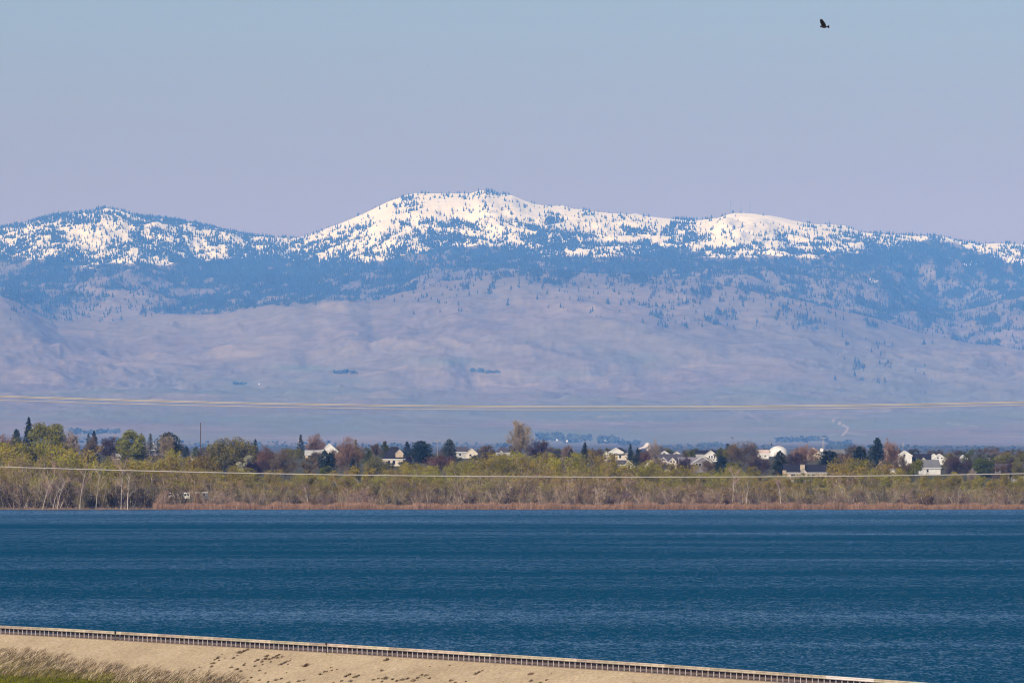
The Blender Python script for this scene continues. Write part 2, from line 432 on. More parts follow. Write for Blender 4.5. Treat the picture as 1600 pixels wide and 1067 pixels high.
for nme, arr in (('forest', FOR), ('snow', SNOW), ('track', TRACK), ('scrub', SCRUB), ('green', np.where(DK < 6, 0.55, GREEN))):
    a = terrain_me.attributes.new(nme, 'FLOAT', 'POINT'); a.data.foreach_set('value', arr.astype(np.float32).ravel())
tag(link('mountains', terrain_me), kind='structure')

def ground_z(px, D):
    return float(terrain_height(np.array([px], float), np.array([D / 1000.0]))[0])
_gd = np.linspace(3030, 5200, 400); _grow = rowz(np.interp(_gd / 1000, [3.012, 3.05, 3.5, 3.7, 4.0, 4.2, 4.5, 5.2], [0, .5, 2, 5, 9, 10.6, 12, 12]), _gd)
def ground_D(row):
    return float(np.interp(-row, -_grow, _gd))

# conifer forest on the mountains: small cones rooted on the slopes, far past counting
def conifer_forest():
    keep = (PX[:-1, :-1] > -62) & (PX[:-1, :-1] < 1662) & (DK[:-1, :-1] > 36) & (DK[:-1, :-1] < 52.6)
    dr = np.abs(ROWS[1:, :-1] - ROWS[:-1, :-1]); facing = (ROWS[:-1, :-1] - ROWS[1:, :-1]) > -2.5
    area = np.maximum(dr, 0.5) * (cc[1] * 0 + np.diff(cc))[None, :]
    dens = np.where(keep & facing, FOR[:-1, :-1], 0)
    lam = -np.log(1 - np.clip(dens, 0, 0.93)) * area / 4.2
    cnt = rng.poisson(np.minimum(lam, 12))
    ri, ci = np.nonzero(cnt); rep = cnt[ri, ci]
    ri = np.repeat(ri, rep); ci = np.repeat(ci, rep)
    n = len(ri); a = rng.random(n); c = rng.random(n)
    def bl(A): return (A[ri, ci] * (1-a) * (1-c) + A[ri, ci+1] * a * (1-c) + A[ri+1, ci] * (1-a) * c + A[ri+1, ci+1] * a * c)
    x, y, z = bl(TX), bl(TY), bl(TZ)
    h = rng.uniform(11, 30, n) * rng.uniform(0.75, 1.1, n); r = h * rng.uniform(0.16, 0.27, n)
    k = 5; ang = rng.random(n) * 6.28
    V = np.zeros((n, k + 1, 3)); 
    for i in range(k):
        V[:, i, 0] = x + r * np.cos(ang + i * 6.2832 / k); V[:, i, 1] = y + r * np.sin(ang + i * 6.2832 / k); V[:, i, 2] = z - 2
    V[:, k, 0] = x + rng.normal(0, .4, n); V[:, k, 1] = y; V[:, k, 2] = z + h
    base = (np.arange(n) * (k + 1))[:, None]
    F = np.concatenate([np.concatenate([base + i, base + (i + 1) % k, base + k], 1) for i in range(k)], 0)
    me = mesh_from('mountain_forest', V.reshape(-1, 3), F, mat('mountain_conifer', (0.030, 0.042, 0.026), 0.4, 0.02))
    tag(link('mountain_forest', me), 'dark conifer forest covering the upper slopes below the snow', 'forest', kind='stuff')
conifer_forest()

# ------------------------------------------------------------------ lake
def lake():
    m, nt, b = new_mat('lake_water')
    L = nt.links.new
    geo = nt.nodes.new('ShaderNodeNewGeometry')
    def mapped(sx, sy):
        mp = nt.nodes.new('ShaderNodeMapping'); mp.inputs['Scale'].default_value = (sx, sy, 1); L(geo.outputs['Position'], mp.inputs[0]); return mp.outputs[0]
    w1 = noise(nt, 1.0, 2, mapped(2.4, 0.42), 0.6)
    w2 = noise(nt, 1.0, 2, mapped(0.7, 0.16), 0.6)
    gust = noise(nt, 1.0, 4, mapped(0.0016, 0.0062), 0.6)
    def vm(op, a, c):
        x = nt.nodes.new('ShaderNodeVectorMath'); x.operation = op
        for sck, val in ((0, a), (1, c)):
            if isinstance(val, tuple): x.inputs[sck].default_value = val
            else: L(val, x.inputs[sck])
        return x.outputs[0]
    gust2 = noise(nt, 1.0, 3, mapped(0.005, 0.02), 0.6)
    def mrange(src, a0, a1, b0, b1):
        x = nt.nodes.new('ShaderNodeMapRange'); x.inputs[1].default_value = a0; x.inputs[2].default_value = a1; x.inputs[3].default_value = b0; x.inputs[4].default_value = b1; L(src, x.inputs[0]); return x.outputs[0]
    def mth(op, a, c):
        x = nt.nodes.new('ShaderNodeMath'); x.operation = op
        for sck, val in ((0, a), (1, c)):
            if isinstance(val, (int, float)): x.inputs[sck].default_value = val
            else: L(val, x.inputs[sck])
        return x.outputs[0]
    wind = mth('ADD', mth('MULTIPLY', gust.outputs['Fac'], 0.78), mth('MULTIPLY', gust2.outputs['Fac'], 0.22))
    sep = nt.nodes.new('ShaderNodeSeparateXYZ'); L(geo.outputs['Position'], sep.inputs[0])
    lee = mrange(sep.outputs[1], 2350.0, 2950.0, 1.0, 0.25)              # calmer strip in the lee of the far shore
    lee = mth('MULTIPLY', lee, mrange(sep.outputs[1], 980.0, 1700.0, 0.55, 1.0))     # and in the lee of the embankment
    wind = mth('MULTIPLY', mrange(wind, 0.36, 0.64, 0.0, 1.0), lee)
    amp = mrange(wind, 0.0, 1.0, 0.7, 1.9)
    sl1 = vm('MULTIPLY', vm('SUBTRACT', w1.outputs['Color'], (0.5, 0.5, 0.5)), (0.5, 0.95, 0.0))
    sl2 = vm('MULTIPLY', vm('SUBTRACT', w2.outputs['Color'], (0.5, 0.5, 0.5)), (0.22, 0.5, 0.0))
    sl = nt.nodes.new('ShaderNodeVectorMath'); sl.operation = 'SCALE'; L(vm('ADD', sl1, sl2), sl.inputs[0]); L(amp, sl.inputs['Scale'])
    cmb = nt.nodes.new('ShaderNodeCombineXYZ'); L(mth('MULTIPLY', mth('ADD', wind, 0.25), -0.26), cmb.inputs[1]); cmb.inputs[2].default_value = 1.0
    nrm = vm('NORMALIZE', vm('ADD', sl.outputs[0], cmb.outputs[0]), (0, 0, 0))
    dif = nt.nodes.new('ShaderNodeBsdfDiffuse'); dif.inputs[0].default_value = (0.0015, 0.046, 0.092, 1); L(nrm, dif.inputs['Normal'])
    gls = nt.nodes.new('ShaderNodeBsdfGlossy'); gls.inputs['Roughness'].default_value = 0.25; gls.inputs[0].default_value = (1, 1, 1, 1); L(nrm, gls.inputs['Normal'])
    fre = nt.nodes.new('ShaderNodeFresnel'); fre.inputs[0].default_value = 1.33; L(nrm, fre.inputs['Normal'])
    lim = nt.nodes.new('ShaderNodeMapRange'); lim.inputs[1].default_value = 0.1; lim.inputs[2].default_value = 1.0; lim.inputs[3].default_value = 0.02; lim.inputs[4].default_value = 0.30; L(fre.outputs[0], lim.inputs[0])
    fac = mth('MULTIPLY', lim.outputs[0], mrange(wind, 0.0, 1.0, 2.0, 0.36))
    fac = mth('ADD', fac, mrange(sep.outputs[1], 2820.0, 2985.0, 0.0, 0.13))
    ms = nt.nodes.new('ShaderNodeMixShader'); L(fac, ms.inputs[0]); L(dif.outputs[0], ms.inputs[1]); L(gls.outputs[0], ms.inputs[2])
    L(ms.outputs[0], nt.nodes['Material Output'].inputs[0])
    V = [(-900, 700, 0), (900, 700, 0), (1100, 3060, 0), (-1100, 3060, 0)]
    tag(link('lake', mesh_from('lake', V, [(0, 1, 2, 3)], m)), kind='structure')
lake()

# ------------------------------------------------------------------ embankment in front of the lake
def rail_D(px): return 1.0 / (0.001 + 1.348e-7 * px)
def rail_row(px): return np.interp(px, [-200, 0, 100, 400, 540, 1000, 1400, 1700], [978.5, 989.4, 994.2, 1012.0, 1020.0, 1049.0, 1077.5, 1100.0])
def rail_pt(px):
    D = rail_D(px); return np.array([(px - 800) / FPX * D, D, float(zrow(rail_row(px), D))])
PA, PB = rail_pt(0.0), rail_pt(1400.0)
TD = (PB - PA)[:2]; TL = np.hypot(*TD); TD = TD / TL            # along the crest
NDR = np.array([-TD[1] * -1, 0]);                                # placeholder, set below
NDR = np.array([TD[1], -TD[0]])                                  # horizontal, down the dry slope towards the viewer
if NDR[1] > 0: NDR = -NDR
def crest_z(t): 
    # t metres along the crest from PA
    return np.interp(t, CT, CZ)
_cp = np.linspace(-400, 2000, 60)
CT = np.array([np.dot(rail_pt(p)[:2] - PA[:2], TD) for p in _cp]); CZ = np.array([rail_pt(p)[2] for p in _cp])
SLOPE = 1 / 2.6
def bank_z(t, s):
    """s > 0 down the dry slope, s < 0 across the crest and into the lake"""
    t = np.asarray(t, float); s = np.asarray(s, float)
    z = crest_z(t)
    und = 0.10 * fbm(t * 0.12, s * 0.2, 4, 7) + 0.05 * fbm(t * 0.6, s * 0.6, 3, 17)
    rill = 0.07 * (np.abs(perlin((t - 0.35 * s) * 0.55, s * 0.05, 3)) - 0.25)
    dry = z - np.maximum(s - 0.7, 0) * SLOPE + (und + rill) * np.clip((s - 0.5) / 2, 0, 1)
    wet = z - np.maximum(-s - 5.2, 0) * 0.5
    return np.where(s > 0, dry, wet)
def bank_world(t, s):
    p = PA[:2][None, :] + np.asarray(t)[:, None] * TD[None, :] + np.asarray(s)[:, None] * NDR[None, :]
    return np.column_stack([p, bank_z(t, s)])
_ts, _ss = np.meshgrid(np.linspace(-30, 215, 500), np.linspace(-1, 44, 120))
_bw = bank_world(_ts.ravel(), _ss.ravel())
_bpx = (_bw[:, 0] / _bw[:, 1] * FPX + 800); _brow = rowz(_bw[:, 2], _bw[:, 1])
def bank_at(px, row):
    """(t, s) of the slope point seen at a photo pixel"""
    i = int(np.argmin((_bpx - px) ** 2 + (_brow - row) ** 2)); return float(_ts.ravel()[i]), float(_ss.ravel()[i])

def embankment():
    t = np.linspace(-60, 300, 520); sv = np.concatenate([[-40, -22, -16, -5.4, -5.0, -0.6], np.linspace(0, 30, 110), np.linspace(31, 90, 20)])
    T, S = np.meshgrid(t, sv)
    P = bank_world(T.ravel(), S.ravel())
    P[:, 2] = np.maximum(P[:, 2], -3.9)
    k = np.arange(T.size).reshape(T.shape)
    F = np.stack([k[:-1, :-1].ravel(), k[1:, :-1].ravel(), k[1:, 1:].ravel(), k[:-1, 1:].ravel()], 1)
    m, nt, b = new_mat('embankment_sand'); L = nt.links.new
    b.inputs['Specular IOR Level'].default_value = 0.05
    geo = nt.nodes.new('ShaderNodeNewGeometry')
    n1 = noise(nt, 0.16, 6, geo.outputs['Position'], 0.6); n2 = noise(nt, 2.6, 5, geo.outputs['Position'], 0.7)
    r1 = ramp(nt, [(0.3, (0.46, 0.35, 0.215)), (0.7, (0.57, 0.44, 0.275))]); L(n1.outputs['Fac'], r1.inputs[0])
    r2 = ramp(nt, [(0.35, (0.70, 0.69, 0.68)), (0.6, (1.05, 1.05, 1.05))]); L(n2.outputs['Fac'], r2.inputs[0])
    mx = nt.nodes.new('ShaderNodeMix'); mx.data_type = 'RGBA'; mx.blend_type = 'MULTIPLY'; mx.inputs[0].default_value = 1
    L(r1.outputs[0], mx.inputs[6]); L(r2.outputs[0], mx.inputs[7])
    at_ = nt.nodes.new('ShaderNodeAttribute'); at_.attribute_name = 'gravel'
    m2 = nt.nodes.new('ShaderNodeMix'); m2.data_type = 'RGBA'; L(at_.outputs['Fac'], m2.inputs[0]); L(mx.outputs[2], m2.inputs[6]); m2.inputs[7].default_value = (0.25, 0.17, 0.12, 1)
    at2 = nt.nodes.new('ShaderNodeAttribute'); at2.attribute_name = 'turf'
    m3 = nt.nodes.new('ShaderNodeMix'); m3.data_type = 'RGBA'; L(at2.outputs['Fac'], m3.inputs[0]); L(m2.outputs[2], m3.inputs[6]); m3.inputs[7].default_value = (0.16, 0.125, 0.055, 1)
    bp = nt.nodes.new('ShaderNodeBump'); bp.inputs['Strength'].default_value = 0.35; bp.inputs['Distance'].default_value = 0.12
    L(n2.outputs['Fac'], bp.inputs['Height']); L(bp.outputs[0], b.inputs['Normal']); L(m3.outputs[2], b.inputs['Base Color'])
    me = mesh_from('embankment', P, F, m, True)
    px = P[:, 0] / P[:, 1] * FPX + 800; row = rowz(P[:, 2], P[:, 1])
    a = me.attributes.new('gravel', 'FLOAT', 'POINT'); a.data.foreach_set('value', ((S.ravel() < 0.75) & (S.ravel() > -5.5)).astype(np.float32))
    tl = np.interp(px, GL[:, 0], GL[:, 1]) + 5
    a = me.attributes.new('turf', 'FLOAT', 'POINT'); a.data.foreach_set('value', (np.clip((row - tl) / 12, 0, 1) * (S.ravel() > 3)).astype(np.float32))
    tag(link('embankment', me), kind='structure')
# upper edge of the dry grass on the slope, photo pixels
GL = np.array([(-200,1004),(0,1014),(40,1016),(70,1018),(100,1025),(130,1033),(165,1036),(200,1042),(240,1046),(280,1051),(330,1053),(360,1050),(378,1062),(392,1080),(600,1140),(2000,1400)], float)
embankment()

# ------------------------------------------------------------------ guard rail along the crest
def guardrail():
    root = empty('guardrail', tuple(rail_pt(700.0)))
    o = Vector(rail_pt(700.0))
    tag(root, 'long weathered guardrail with pale posts along the crest of the sandy embankment', 'guardrail')
    ts = np.arange(-4.0, 182.0, 1.065)
    ang = math.atan2(TD[1], TD[0])
    pm = MB(); pm.box(-0.028, 0.028, -0.03, 0.03, -0.3, 0.72)
    pme = pm.mesh('post', mat('rail_post_grey', (0.56, 0.50, 0.47), 0.15, 1.5))
    bm_ = MB()
    PLEN = 4 * 1.065
    pan = MB()   # folded beam: three flutes, profile in (y, z), long in x
    prof = [(0.0, 0.62), (0.05, 0.63), (0.09, 0.70), (0.05, 0.77), (0.05, 0.80), (0.09, 0.87), (0.05, 0.94), (0.0, 0.97), (-0.02, 0.97), (0.02, 0.92), (0.05, 0.87), (0.02, 0.80), (0.02, 0.77), (0.05, 0.70), (0.02, 0.655), (-0.02, 0.62)]
    pan.prism_x([(-y * 1.0, z) for y, z in prof][::-1], 0.01, PLEN - 0.01)
    m_beam = mat('rail_beam_tan', (0.40, 0.335, 0.245), 0.25, 0.8, 0.7, 0.3, objvar=0.22)
    m_new = mat('rail_beam_new', (0.62, 0.56, 0.50), 0.1, 0.5, 0.6, 0.3)
    pan_me = pan.mesh('rail_panel', m_beam); pan_new = pan.mesh('rail_panel_new', m_new)
    gap_shd = MB(); gap_shd.box(0.012, PLEN - 0.012, 0.11, 0.17, 0.335, 0.615)
    gap_shd_me = gap_shd.mesh('gap_shade', mat('rail_gap_shade', (0.030, 0.022, 0.022), 0.4, 0.8))  # near-black strip added for the shade in the gaps under the beam
    def place(name, me, t, off=(0, 0), a=ang):
        p = bank_world(np.array([t]), np.array([0.0]))[0]
        q = link(name, me, root)
        q.location = (p[0] - o.x, p[1] - o.y, float(crest_z(t)) - o.z)
        return q
    for t in ts:
        q = place('post', pme, float(t)); q.rotation_euler = (random.gauss(0, .012), random.gauss(0, .018), ang + random.gauss(0, .08))
        q.location.x -= TD[0] * 0; q.location.z += random.uniform(-.012, .012)
    # side of the rail that faces the viewer is -y in the local frame when x runs along the crest
    flip = 1 if NDR @ np.array([math.sin(ang), -math.cos(ang)]) > 0 else -1
    n = int(len(ts) / 4) + 5
    for i in range(n):
        t = float(ts[0] - 0.5 * 1.065 + i * PLEN); zz = float(crest_z(t + PLEN) - crest_z(t))
        pxm = 0
        p = bank_world(np.array([t + PLEN / 2]), np.array([0.0]))[0]; pxm = p[0] / p[1] * FPX + 800
        light = (1300 < pxm < 1350)
        q = place('rail_panel', pan_new if light else pan_me, t)
        q.rotation_euler = (0, -math.atan2(zz, PLEN), ang)
        q.location.x += NDR[0] * 0.085; q.location.y += NDR[1] * 0.085
        if light: q['label'] = 'newer pale rail panel'
        q = place('gap_shade', gap_shd_me, t); q.rotation_euler = (0, -math.atan2(zz, PLEN), ang)
guardrail()

def marker_post(px, h, label):
    t = np.dot(rail_pt(px)[:2] - PA[:2], TD); p = bank_world(np.array([t]), np.array([0.9]))[0]
    root = empty('marker_post', tuple(p)); tag(root, label, 'marker post', 'marker posts beside the guardrail')
    a = MB(); a.bar((0, 0, -0.3), (0, 0, h), 0.05, 0.05, 6); a.build('shaft', mat('marker_dark', (0.03, 0.028, 0.026), 0.2), root)
    a = MB(); a.box(-0.11, 0.11, -0.02, 0.02, h - 0.26, h + 0.02); a.build('plate', mat('marker_dark', (0.03, 0.028, 0.026)), root)
marker_post(521, 1.18, 'thin dark marker post standing taller than the rail beside a lone weed on the slope')
marker_post(191, 1.08, 'short dark marker post just topping the rail above bare smooth sand')

# ------------------------------------------------------------------ grass and weeds on the slope
def blades(pts, hmin, hmax, lean, width, n_each, spread, seed):
    g = np.random.default_rng(seed); n = len(pts) * n_each
    P = np.repeat(pts, n_each, 0) + np.column_stack([g.normal(0, spread, n), g.normal(0, spread, n), np.zeros(n)])
    h = g.uniform(hmin, hmax, n); lx = lean[0] + g.normal(0, 0.30, n); ly = lean[1] + g.normal(0, 0.30, n)
    tip = P + np.column_stack([lx * h, ly * h, h]); mid = P + np.column_stack([lx * h * 0.3, ly * h * 0.3, h * 0.55])
    a = g.random(n) * 6.283; w = width * g.uniform(0.6, 1.4, n); off = np.column_stack([np.cos(a) * w, np.sin(a) * w, np.zeros(n)])
    V = np.stack([P - off, P + off, mid + off * 0.8, mid - off * 0.8, tip], 1).reshape(-1, 3)
    k = (np.arange(n) * 5)[:, None]
    return V, np.concatenate([k + [0, 1, 2], k + [0, 2, 3], k + [3, 2, 4]], 0)
LEAN = (1.05, 0.3)
def slope_grass():
    g = np.random.default_rng(21)
    px = g.uniform(-60, 430, 60000); row = g.uniform(1006, 1085, 60000)
    gl = np.interp(px, GL[:, 0], GL[:, 1]) + 11 * fbm(px * 0.05, row * 0.05, 4, 5)
    dep = (row - gl)
    clm = np.clip(.55 + 1.5 * fbm(px * .09, row * .16, 3, 25), 0.02, 1)
    keep = g.random(60000) < np.clip(dep / 24, 0, 1) * np.where(dep < 24, clm, 1)
    px, row, dep = px[keep], row[keep], dep[keep]
    bt = np.column_stack([_bpx, _brow])
    # nearest slope point, on a coarse lookup
    from mathutils import kdtree
    kd = kdtree.KDTree(len(bt))
    for i, (a, c) in enumerate(bt): kd.insert((a, c, 0), i)
    kd.balance()
    ii = np.array([kd.find((a, c, 0))[1] for a, c in zip(px, row)])
    T = _ts.ravel()[ii] + g.normal(0, 0.22, len(ii)); S = _ss.ravel()[ii] + g.normal(0, 0.2, len(ii))
    P = bank_world(T, S); P[:, 2] -= 0.03
    pick = g.random(len(P)); deep = np.clip((row - np.interp(px, [-60, 0, 120, 180, 260, 380], [1052, 1053, 1058, 1064, 1068, 1074])) / 5, 0, 1)
    patch = 0.5 + 1.1 * fbm(px * 0.022, row * 0.06, 3, 9)
    gren = pick < deep
    olive = (~gren) & (g.random(len(P)) < np.clip((dep - 8) / 24, 0, .8) + np.clip(patch - 0.6, 0, .3))
    pale = (~gren) & (~olive) & (g.random(len(P)) < 0.30)
    dry = ~(gren | olive | pale)
    for nm, sel, lab, hm, hx, c, v, wd, sd in (
        ('dry_grass', dry, 'brown dry windblown grass on the lower left of the sandy slope', 0.25, 0.75, (0.20, 0.14, 0.082), 0.45, 0.028, 31),
        ('straw_grass', pale, 'pale straw grass stems bent over among the brown grass', 0.4, 0.95, (0.50, 0.39, 0.25), 0.2, 0.026, 32),
        ('olive_grass', olive, 'olive grass mixed low in the dry grass of the slope', 0.2, 0.55, (0.185, 0.155, 0.04), 0.4, 0.035, 33),
        ('green_grass', gren, 'short green grass at the very bottom left corner', 0.10, 0.25, (0.115, 0.115, 0.006), 0.35, 0.045, 34)):
        V, F = blades(P[sel], hm, hx, LEAN if nm != 'green_grass' else (.2, .1), wd, 5 if nm != 'green_grass' else 8, 0.16, sd)
        tag(link(nm, mesh_from(nm, V, F, mat(nm, c, v, 0.6))), lab, 'grass', kind='stuff')
slope_grass()

def weed_tufts():
    g = np.random.default_rng(77); m = mat('weed_brown', (0.125, 0.085, 0.048), 0.4, 2.0, objvar=0.25)
    ms = []
    for k in range(5):
        pts = np.column_stack([g.normal(0, 0.15, 15), g.normal(0, 0.15, 15), np.full(15, -0.03)])
        V, F = blades(pts, 0.12, 0.42, (0.55, 0.2), 0.05, 3, 0.07, 300 + k); ms.append(mesh_from('weed_tuft', V, F, m))
    spots = [(5,1012,1.1),(2,1019,.8),(13,1011.5,.5),(29,1022,.8),(27,1030,.8),(100,1013,.4),(158,1034,.7),(168,1034.5,.6),(262,1048,1.2),(303,1044,.8),(312,1041,.5),(339,1026.5,1),(336,1029,.8),(334,1034,1),(331,1039.5,.9),(341,1024.5,.8),
             (343,1031,.6),(346,1019,.5),(352,1025,.4),(372,1017,1.1),(376,1016,1.2),(381,1014,1.1),(386,1012,1),(389,1010.8,.8),(366,1026,.8),(372,1022,.6),(380,1036,.9),(384,1034,.6),(363,1040,.8),(371,1044,1),(376,1046,.9),
             (392,1055,.8),(386,1062,.7),(374,1057,.6),(398,1031,.7),(399,1038,.8),(403,1028,1.0),(409,1031.5,1.1),(414,1026,1),(418,1024,1.1),(421,1028,.9),(426,1025,1),(430,1022,1),(433,1026,.9),(436,1020.5,.8),(440,1023,.8),(423,1033,.7),
             (410,1037,.7),(441,1036,1),(445,1033,.9),(449,1031,.8),(454,1028,.5),(450,1036,.6),(455,1026.5,.4),(479,1037,1.6),(502,1051,.9),(507,1048,.8),(511,1046,.7),(518,1041,.6),(520,1044,.6),(527,1042,.5),
             (540,1055,1.0),(546,1051,1.2),(556,1056,1),(560,1053,.9),(584,1059,.8),(590,1056,.8),(596,1062,.8),(602,1057,1.3),(604,1028,1.3),(597,1046,.9),(612,1059,.9),(620,1062,1),(628,1060,1),(636,1058,1),(645,1061,1.2),(652,1056,1),(660,1053,1),(666,1052,.9),(672,1058,.8),
             (706,1060,1),(712,1063,.8),(728,1062,.7),(670,1038,.4),(702,1037,.5),(742,1050,1.0),(748,1047,.9),(754,1045.5,.7),(829,1050,1.1),(830,1061,.9),(845,1063,.7),(852,1060,.8),(862,1049,.4),(990,1065,.8),(1012,1066,.5),
             (548,1062,1),(534,1063,.9),(520,1064,.9),(466,1062,.8),(476,1059,.6),(430,1060,1),(440,1058,.9),(418,1063,.9),(452,1064,.8),(405,1060,.7),(415,1048,.6),(404,1045,.8),(448,1047,.5)]
    for i, (px, row, sc) in enumerate(spots):
        t, s_ = bank_at(px, row + 2.5); s_ = max(s_, 1.2)
        p = bank_world(np.array([t]), np.array([s_]))[0]
        o = link('weed_tuft', ms[i % 5]); o.location = p; o.scale = (sc * 0.7, sc * 0.7, sc * 0.72); o.rotation_euler = (0, 0, random.uniform(-.5, .5))
        up = row - float(rail_row(px))
        where = 'just under the rail' if up < 10 else 'halfway down the slope' if up < 28 else 'low on the slope'
        zone = 'above the left end of the grass' if px < 40 else 'above the brown grass' if px < 320 else 'at the right tip of the grass' if px < 395 else 'in the dense weed patch' if px < 460 else 'below the taller marker post' if px < 570 else 'right of the taller marker post' if px < 690 else 'toward the middle of the bare sand' if px < 800 else 'near the right end of the sand'
        tag(o, f"{'tiny' if sc < .6 else 'small' if sc < 1 else 'large'} brown weed tuft {where} {zone}", 'weed', 'weed tufts on the sandy slope')
weed_tufts()

def stones():
    """loose stones washed down the slope"""
    g = np.random.default_rng(58); n = 2600
    t = g.uniform(-10, 190, n); sl_ = 0.9 + g.random(n) ** 1.4 * 24
    keep = g.random(n) < np.clip(.35 + 1.4 * fbm(t * .11, sl_ * .12, 4, 44), .05, 1); t, sl_ = t[keep], sl_[keep]; n = len(t)
    P = bank_world(t, sl_); r = .03 + .11 * g.random(n) ** 4
    oc = np.array([(1,0,0),(0,1,0),(-1,0,0),(0,-1,0),(0,0,.7),(0,0,-.7)], float)
    V = P[:, None, :] + oc[None] * r[:, None, None] * g.uniform(.6, 1.3, (n, 6, 3))
    f = np.array([(0,1,4),(1,2,4),(2,3,4),(3,0,4),(1,0,5),(2,1,5),(3,2,5),(0,3,5)])
    F = (np.arange(n)[:, None, None] * 6 + f[None]).reshape(-1, 3)
    tag(link('stones', mesh_from('stones', V.reshape(-1, 3), F, mat('stone_tan', (.30, .235, .16), .4, 1.5))), 'loose small tan stones scattered over the sandy slope', 'stones', kind='stuff')
stones()

# ------------------------------------------------------------------ plants: generators
class TB:
    """collects thin sticks and leaf-sized faces as numpy arrays"""
    def __init__(self, seed): self.g = np.random.default_rng(seed); self.V = []; self.F = []; self.n = 0
    def add(self, V, F): self.V.append(V); self.F.append(F + self.n); self.n += len(V)
    def sticks(self, P, Q, r0, r1):
        P = np.atleast_2d(P); Q = np.atleast_2d(Q); n = len(P)
        r0 = np.broadcast_to(np.asarray(r0, float), (n,)); r1 = np.broadcast_to(np.asarray(r1, float), (n,))
        d = Q - P; d = d / (np.linalg.norm(d, axis=1, keepdims=True) + 1e-9)
        h = np.where(np.abs(d[:, 2:3]) > 0.9, np.array([[1.0, 0, 0]]), np.array([[0, 0, 1.0]]))
        a = np.cross(d, h); a /= np.linalg.norm(a, axis=1, keepdims=True) + 1e-9; b = np.cross(d, a)
        V = np.zeros((n, 6, 3))
        for i in range(3):
            c, s_ = math.cos(2.0944 * i), math.sin(2.0944 * i)
            V[:, i] = P + (a * c + b * s_) * r0[:, None]; V[:, 3 + i] = Q + (a * c + b * s_) * r1[:, None]
        k = (np.arange(n) * 6)[:, None]
        F = np.concatenate([np.concatenate([k + [i, (i + 1) % 3, 3 + (i + 1) % 3], k + [i, 3 + (i + 1) % 3, 3 + i]], 0) for i in range(3)], 0)
        self.add(V.reshape(-1, 3), F)
    def twigs(self, P, D, L_, w):
        """one long thin triangle each"""
        n = len(P); D = D / (np.linalg.norm(D, axis=1, keepdims=True) + 1e-9)
        r = self.g.normal(size=(n, 3)); s_ = np.cross(D, r); s_ /= np.linalg.norm(s_, axis=1, keepdims=True) + 1e-9
        V = np.stack([P - s_ * w, P + s_ * w, P + D * np.asarray(L_).reshape(-1, 1)], 1).reshape(-1, 3)
        self.add(V, np.arange(n * 3).reshape(-1, 3))
    def leaves(self, P, size, up=0.0):
        n = len(P); a = self.g.normal(size=(n, 3)); b = self.g.normal(size=(n, 3))
        a /= np.linalg.norm(a, axis=1, keepdims=True); b -= a * (a * b).sum(1, keepdims=True); b /= np.linalg.norm(b, axis=1, keepdims=True)
        sz = (np.asarray(size) * self.g.uniform(0.6, 1.4, n))[:, None]
        V = np.stack([P + a * sz * 0.6, P - a * sz * 0.5 + b * sz * 0.5, P - a * sz * 0.45 - b * sz * 0.5], 1).reshape(-1, 3)
        self.add(V, np.arange(n * 3).reshape(-1, 3))
    def mesh(self, name, m): return mesh_from(name, np.concatenate(self.V), np.concatenate(self.F), m)

def limbs(tb, base, h, w, n_main, levels, g, r, up=0.75, split=(3, 5), start=0.25, lean=0.0):
    """trunk and forking limbs; returns the ends (points, directions) of the last level"""
    top = base + np.array([g.normal(0, .03) * h + lean * h, g.normal(0, .03) * h, h * 0.62])
    m1 = base * 0.5 + top * 0.5 + np.array([g.normal(0, .02) * h, 0, 0])
    tb.sticks(np.array([base, m1]), np.array([m1, top]), [r, r * .8], [r * .8, r * .5])
    ends = []
    for i in range(n_main):
        f = start + (1 - start) * (i + g.random()) / n_main
        p = base + (top - base) * f if f > .5 else base * (1 - f) + m1 * f
        p = base + (m1 - base) * (f / .5) if f < .5 else m1 + (top - m1) * ((f - .5) / .5)
        a = g.random() * 6.283; rr = w * 0.5 * g.uniform(.45, .8)
        q = p + np.array([math.cos(a) * rr, math.sin(a) * rr, h * (1 - f * 0.62) * g.uniform(.3, .6) * up])
        tb.sticks(p, q, r * .45 * (1.2 - f * .6), r * .2); ends.append((q, q - p, h * .3))
    ends.append((top, top - m1, h * .35))
    for lv in range(levels):
        nxt = []
        for q, d, l in ends:
            d = d / np.linalg.norm(d)
            for j in range(g.integers(*split)):
                dv = d + g.normal(0, .5, 3) + np.array([0, 0, .25 * up]); dv /= np.linalg.norm(dv)
                e = q + dv * l * g.uniform(.4, .8); tb.sticks(q, e, r * .2 * .6**lv, r * .09 * .6**lv); nxt.append((e, dv, l * .62))
        ends = nxt
    return np.array([e[0] for e in ends]), np.array([e[1] for e in ends])

def put_tree(name, label, cat, group, loc, tb_trunk, m_trunk, tb_crown, m_crown, crown='crown'):
    root = empty(name, loc, 0)
    tag(root, label, cat, group)
    if tb_trunk is not None: link('trunk', tb_trunk.mesh('trunk', m_trunk), root)
    if tb_crown is not None: link(crown, tb_crown.mesh(crown, m_crown), root)
    return root

BARK = mat('bark_grey', (0.19, 0.15, 0.12), 0.3, 0.8)
BARKD = mat('bark_dark', (0.085, 0.065, 0.055), 0.3, 0.8)
BARKW = mat('bark_white', (0.50, 0.43, 0.36), 0.2, 0.5)

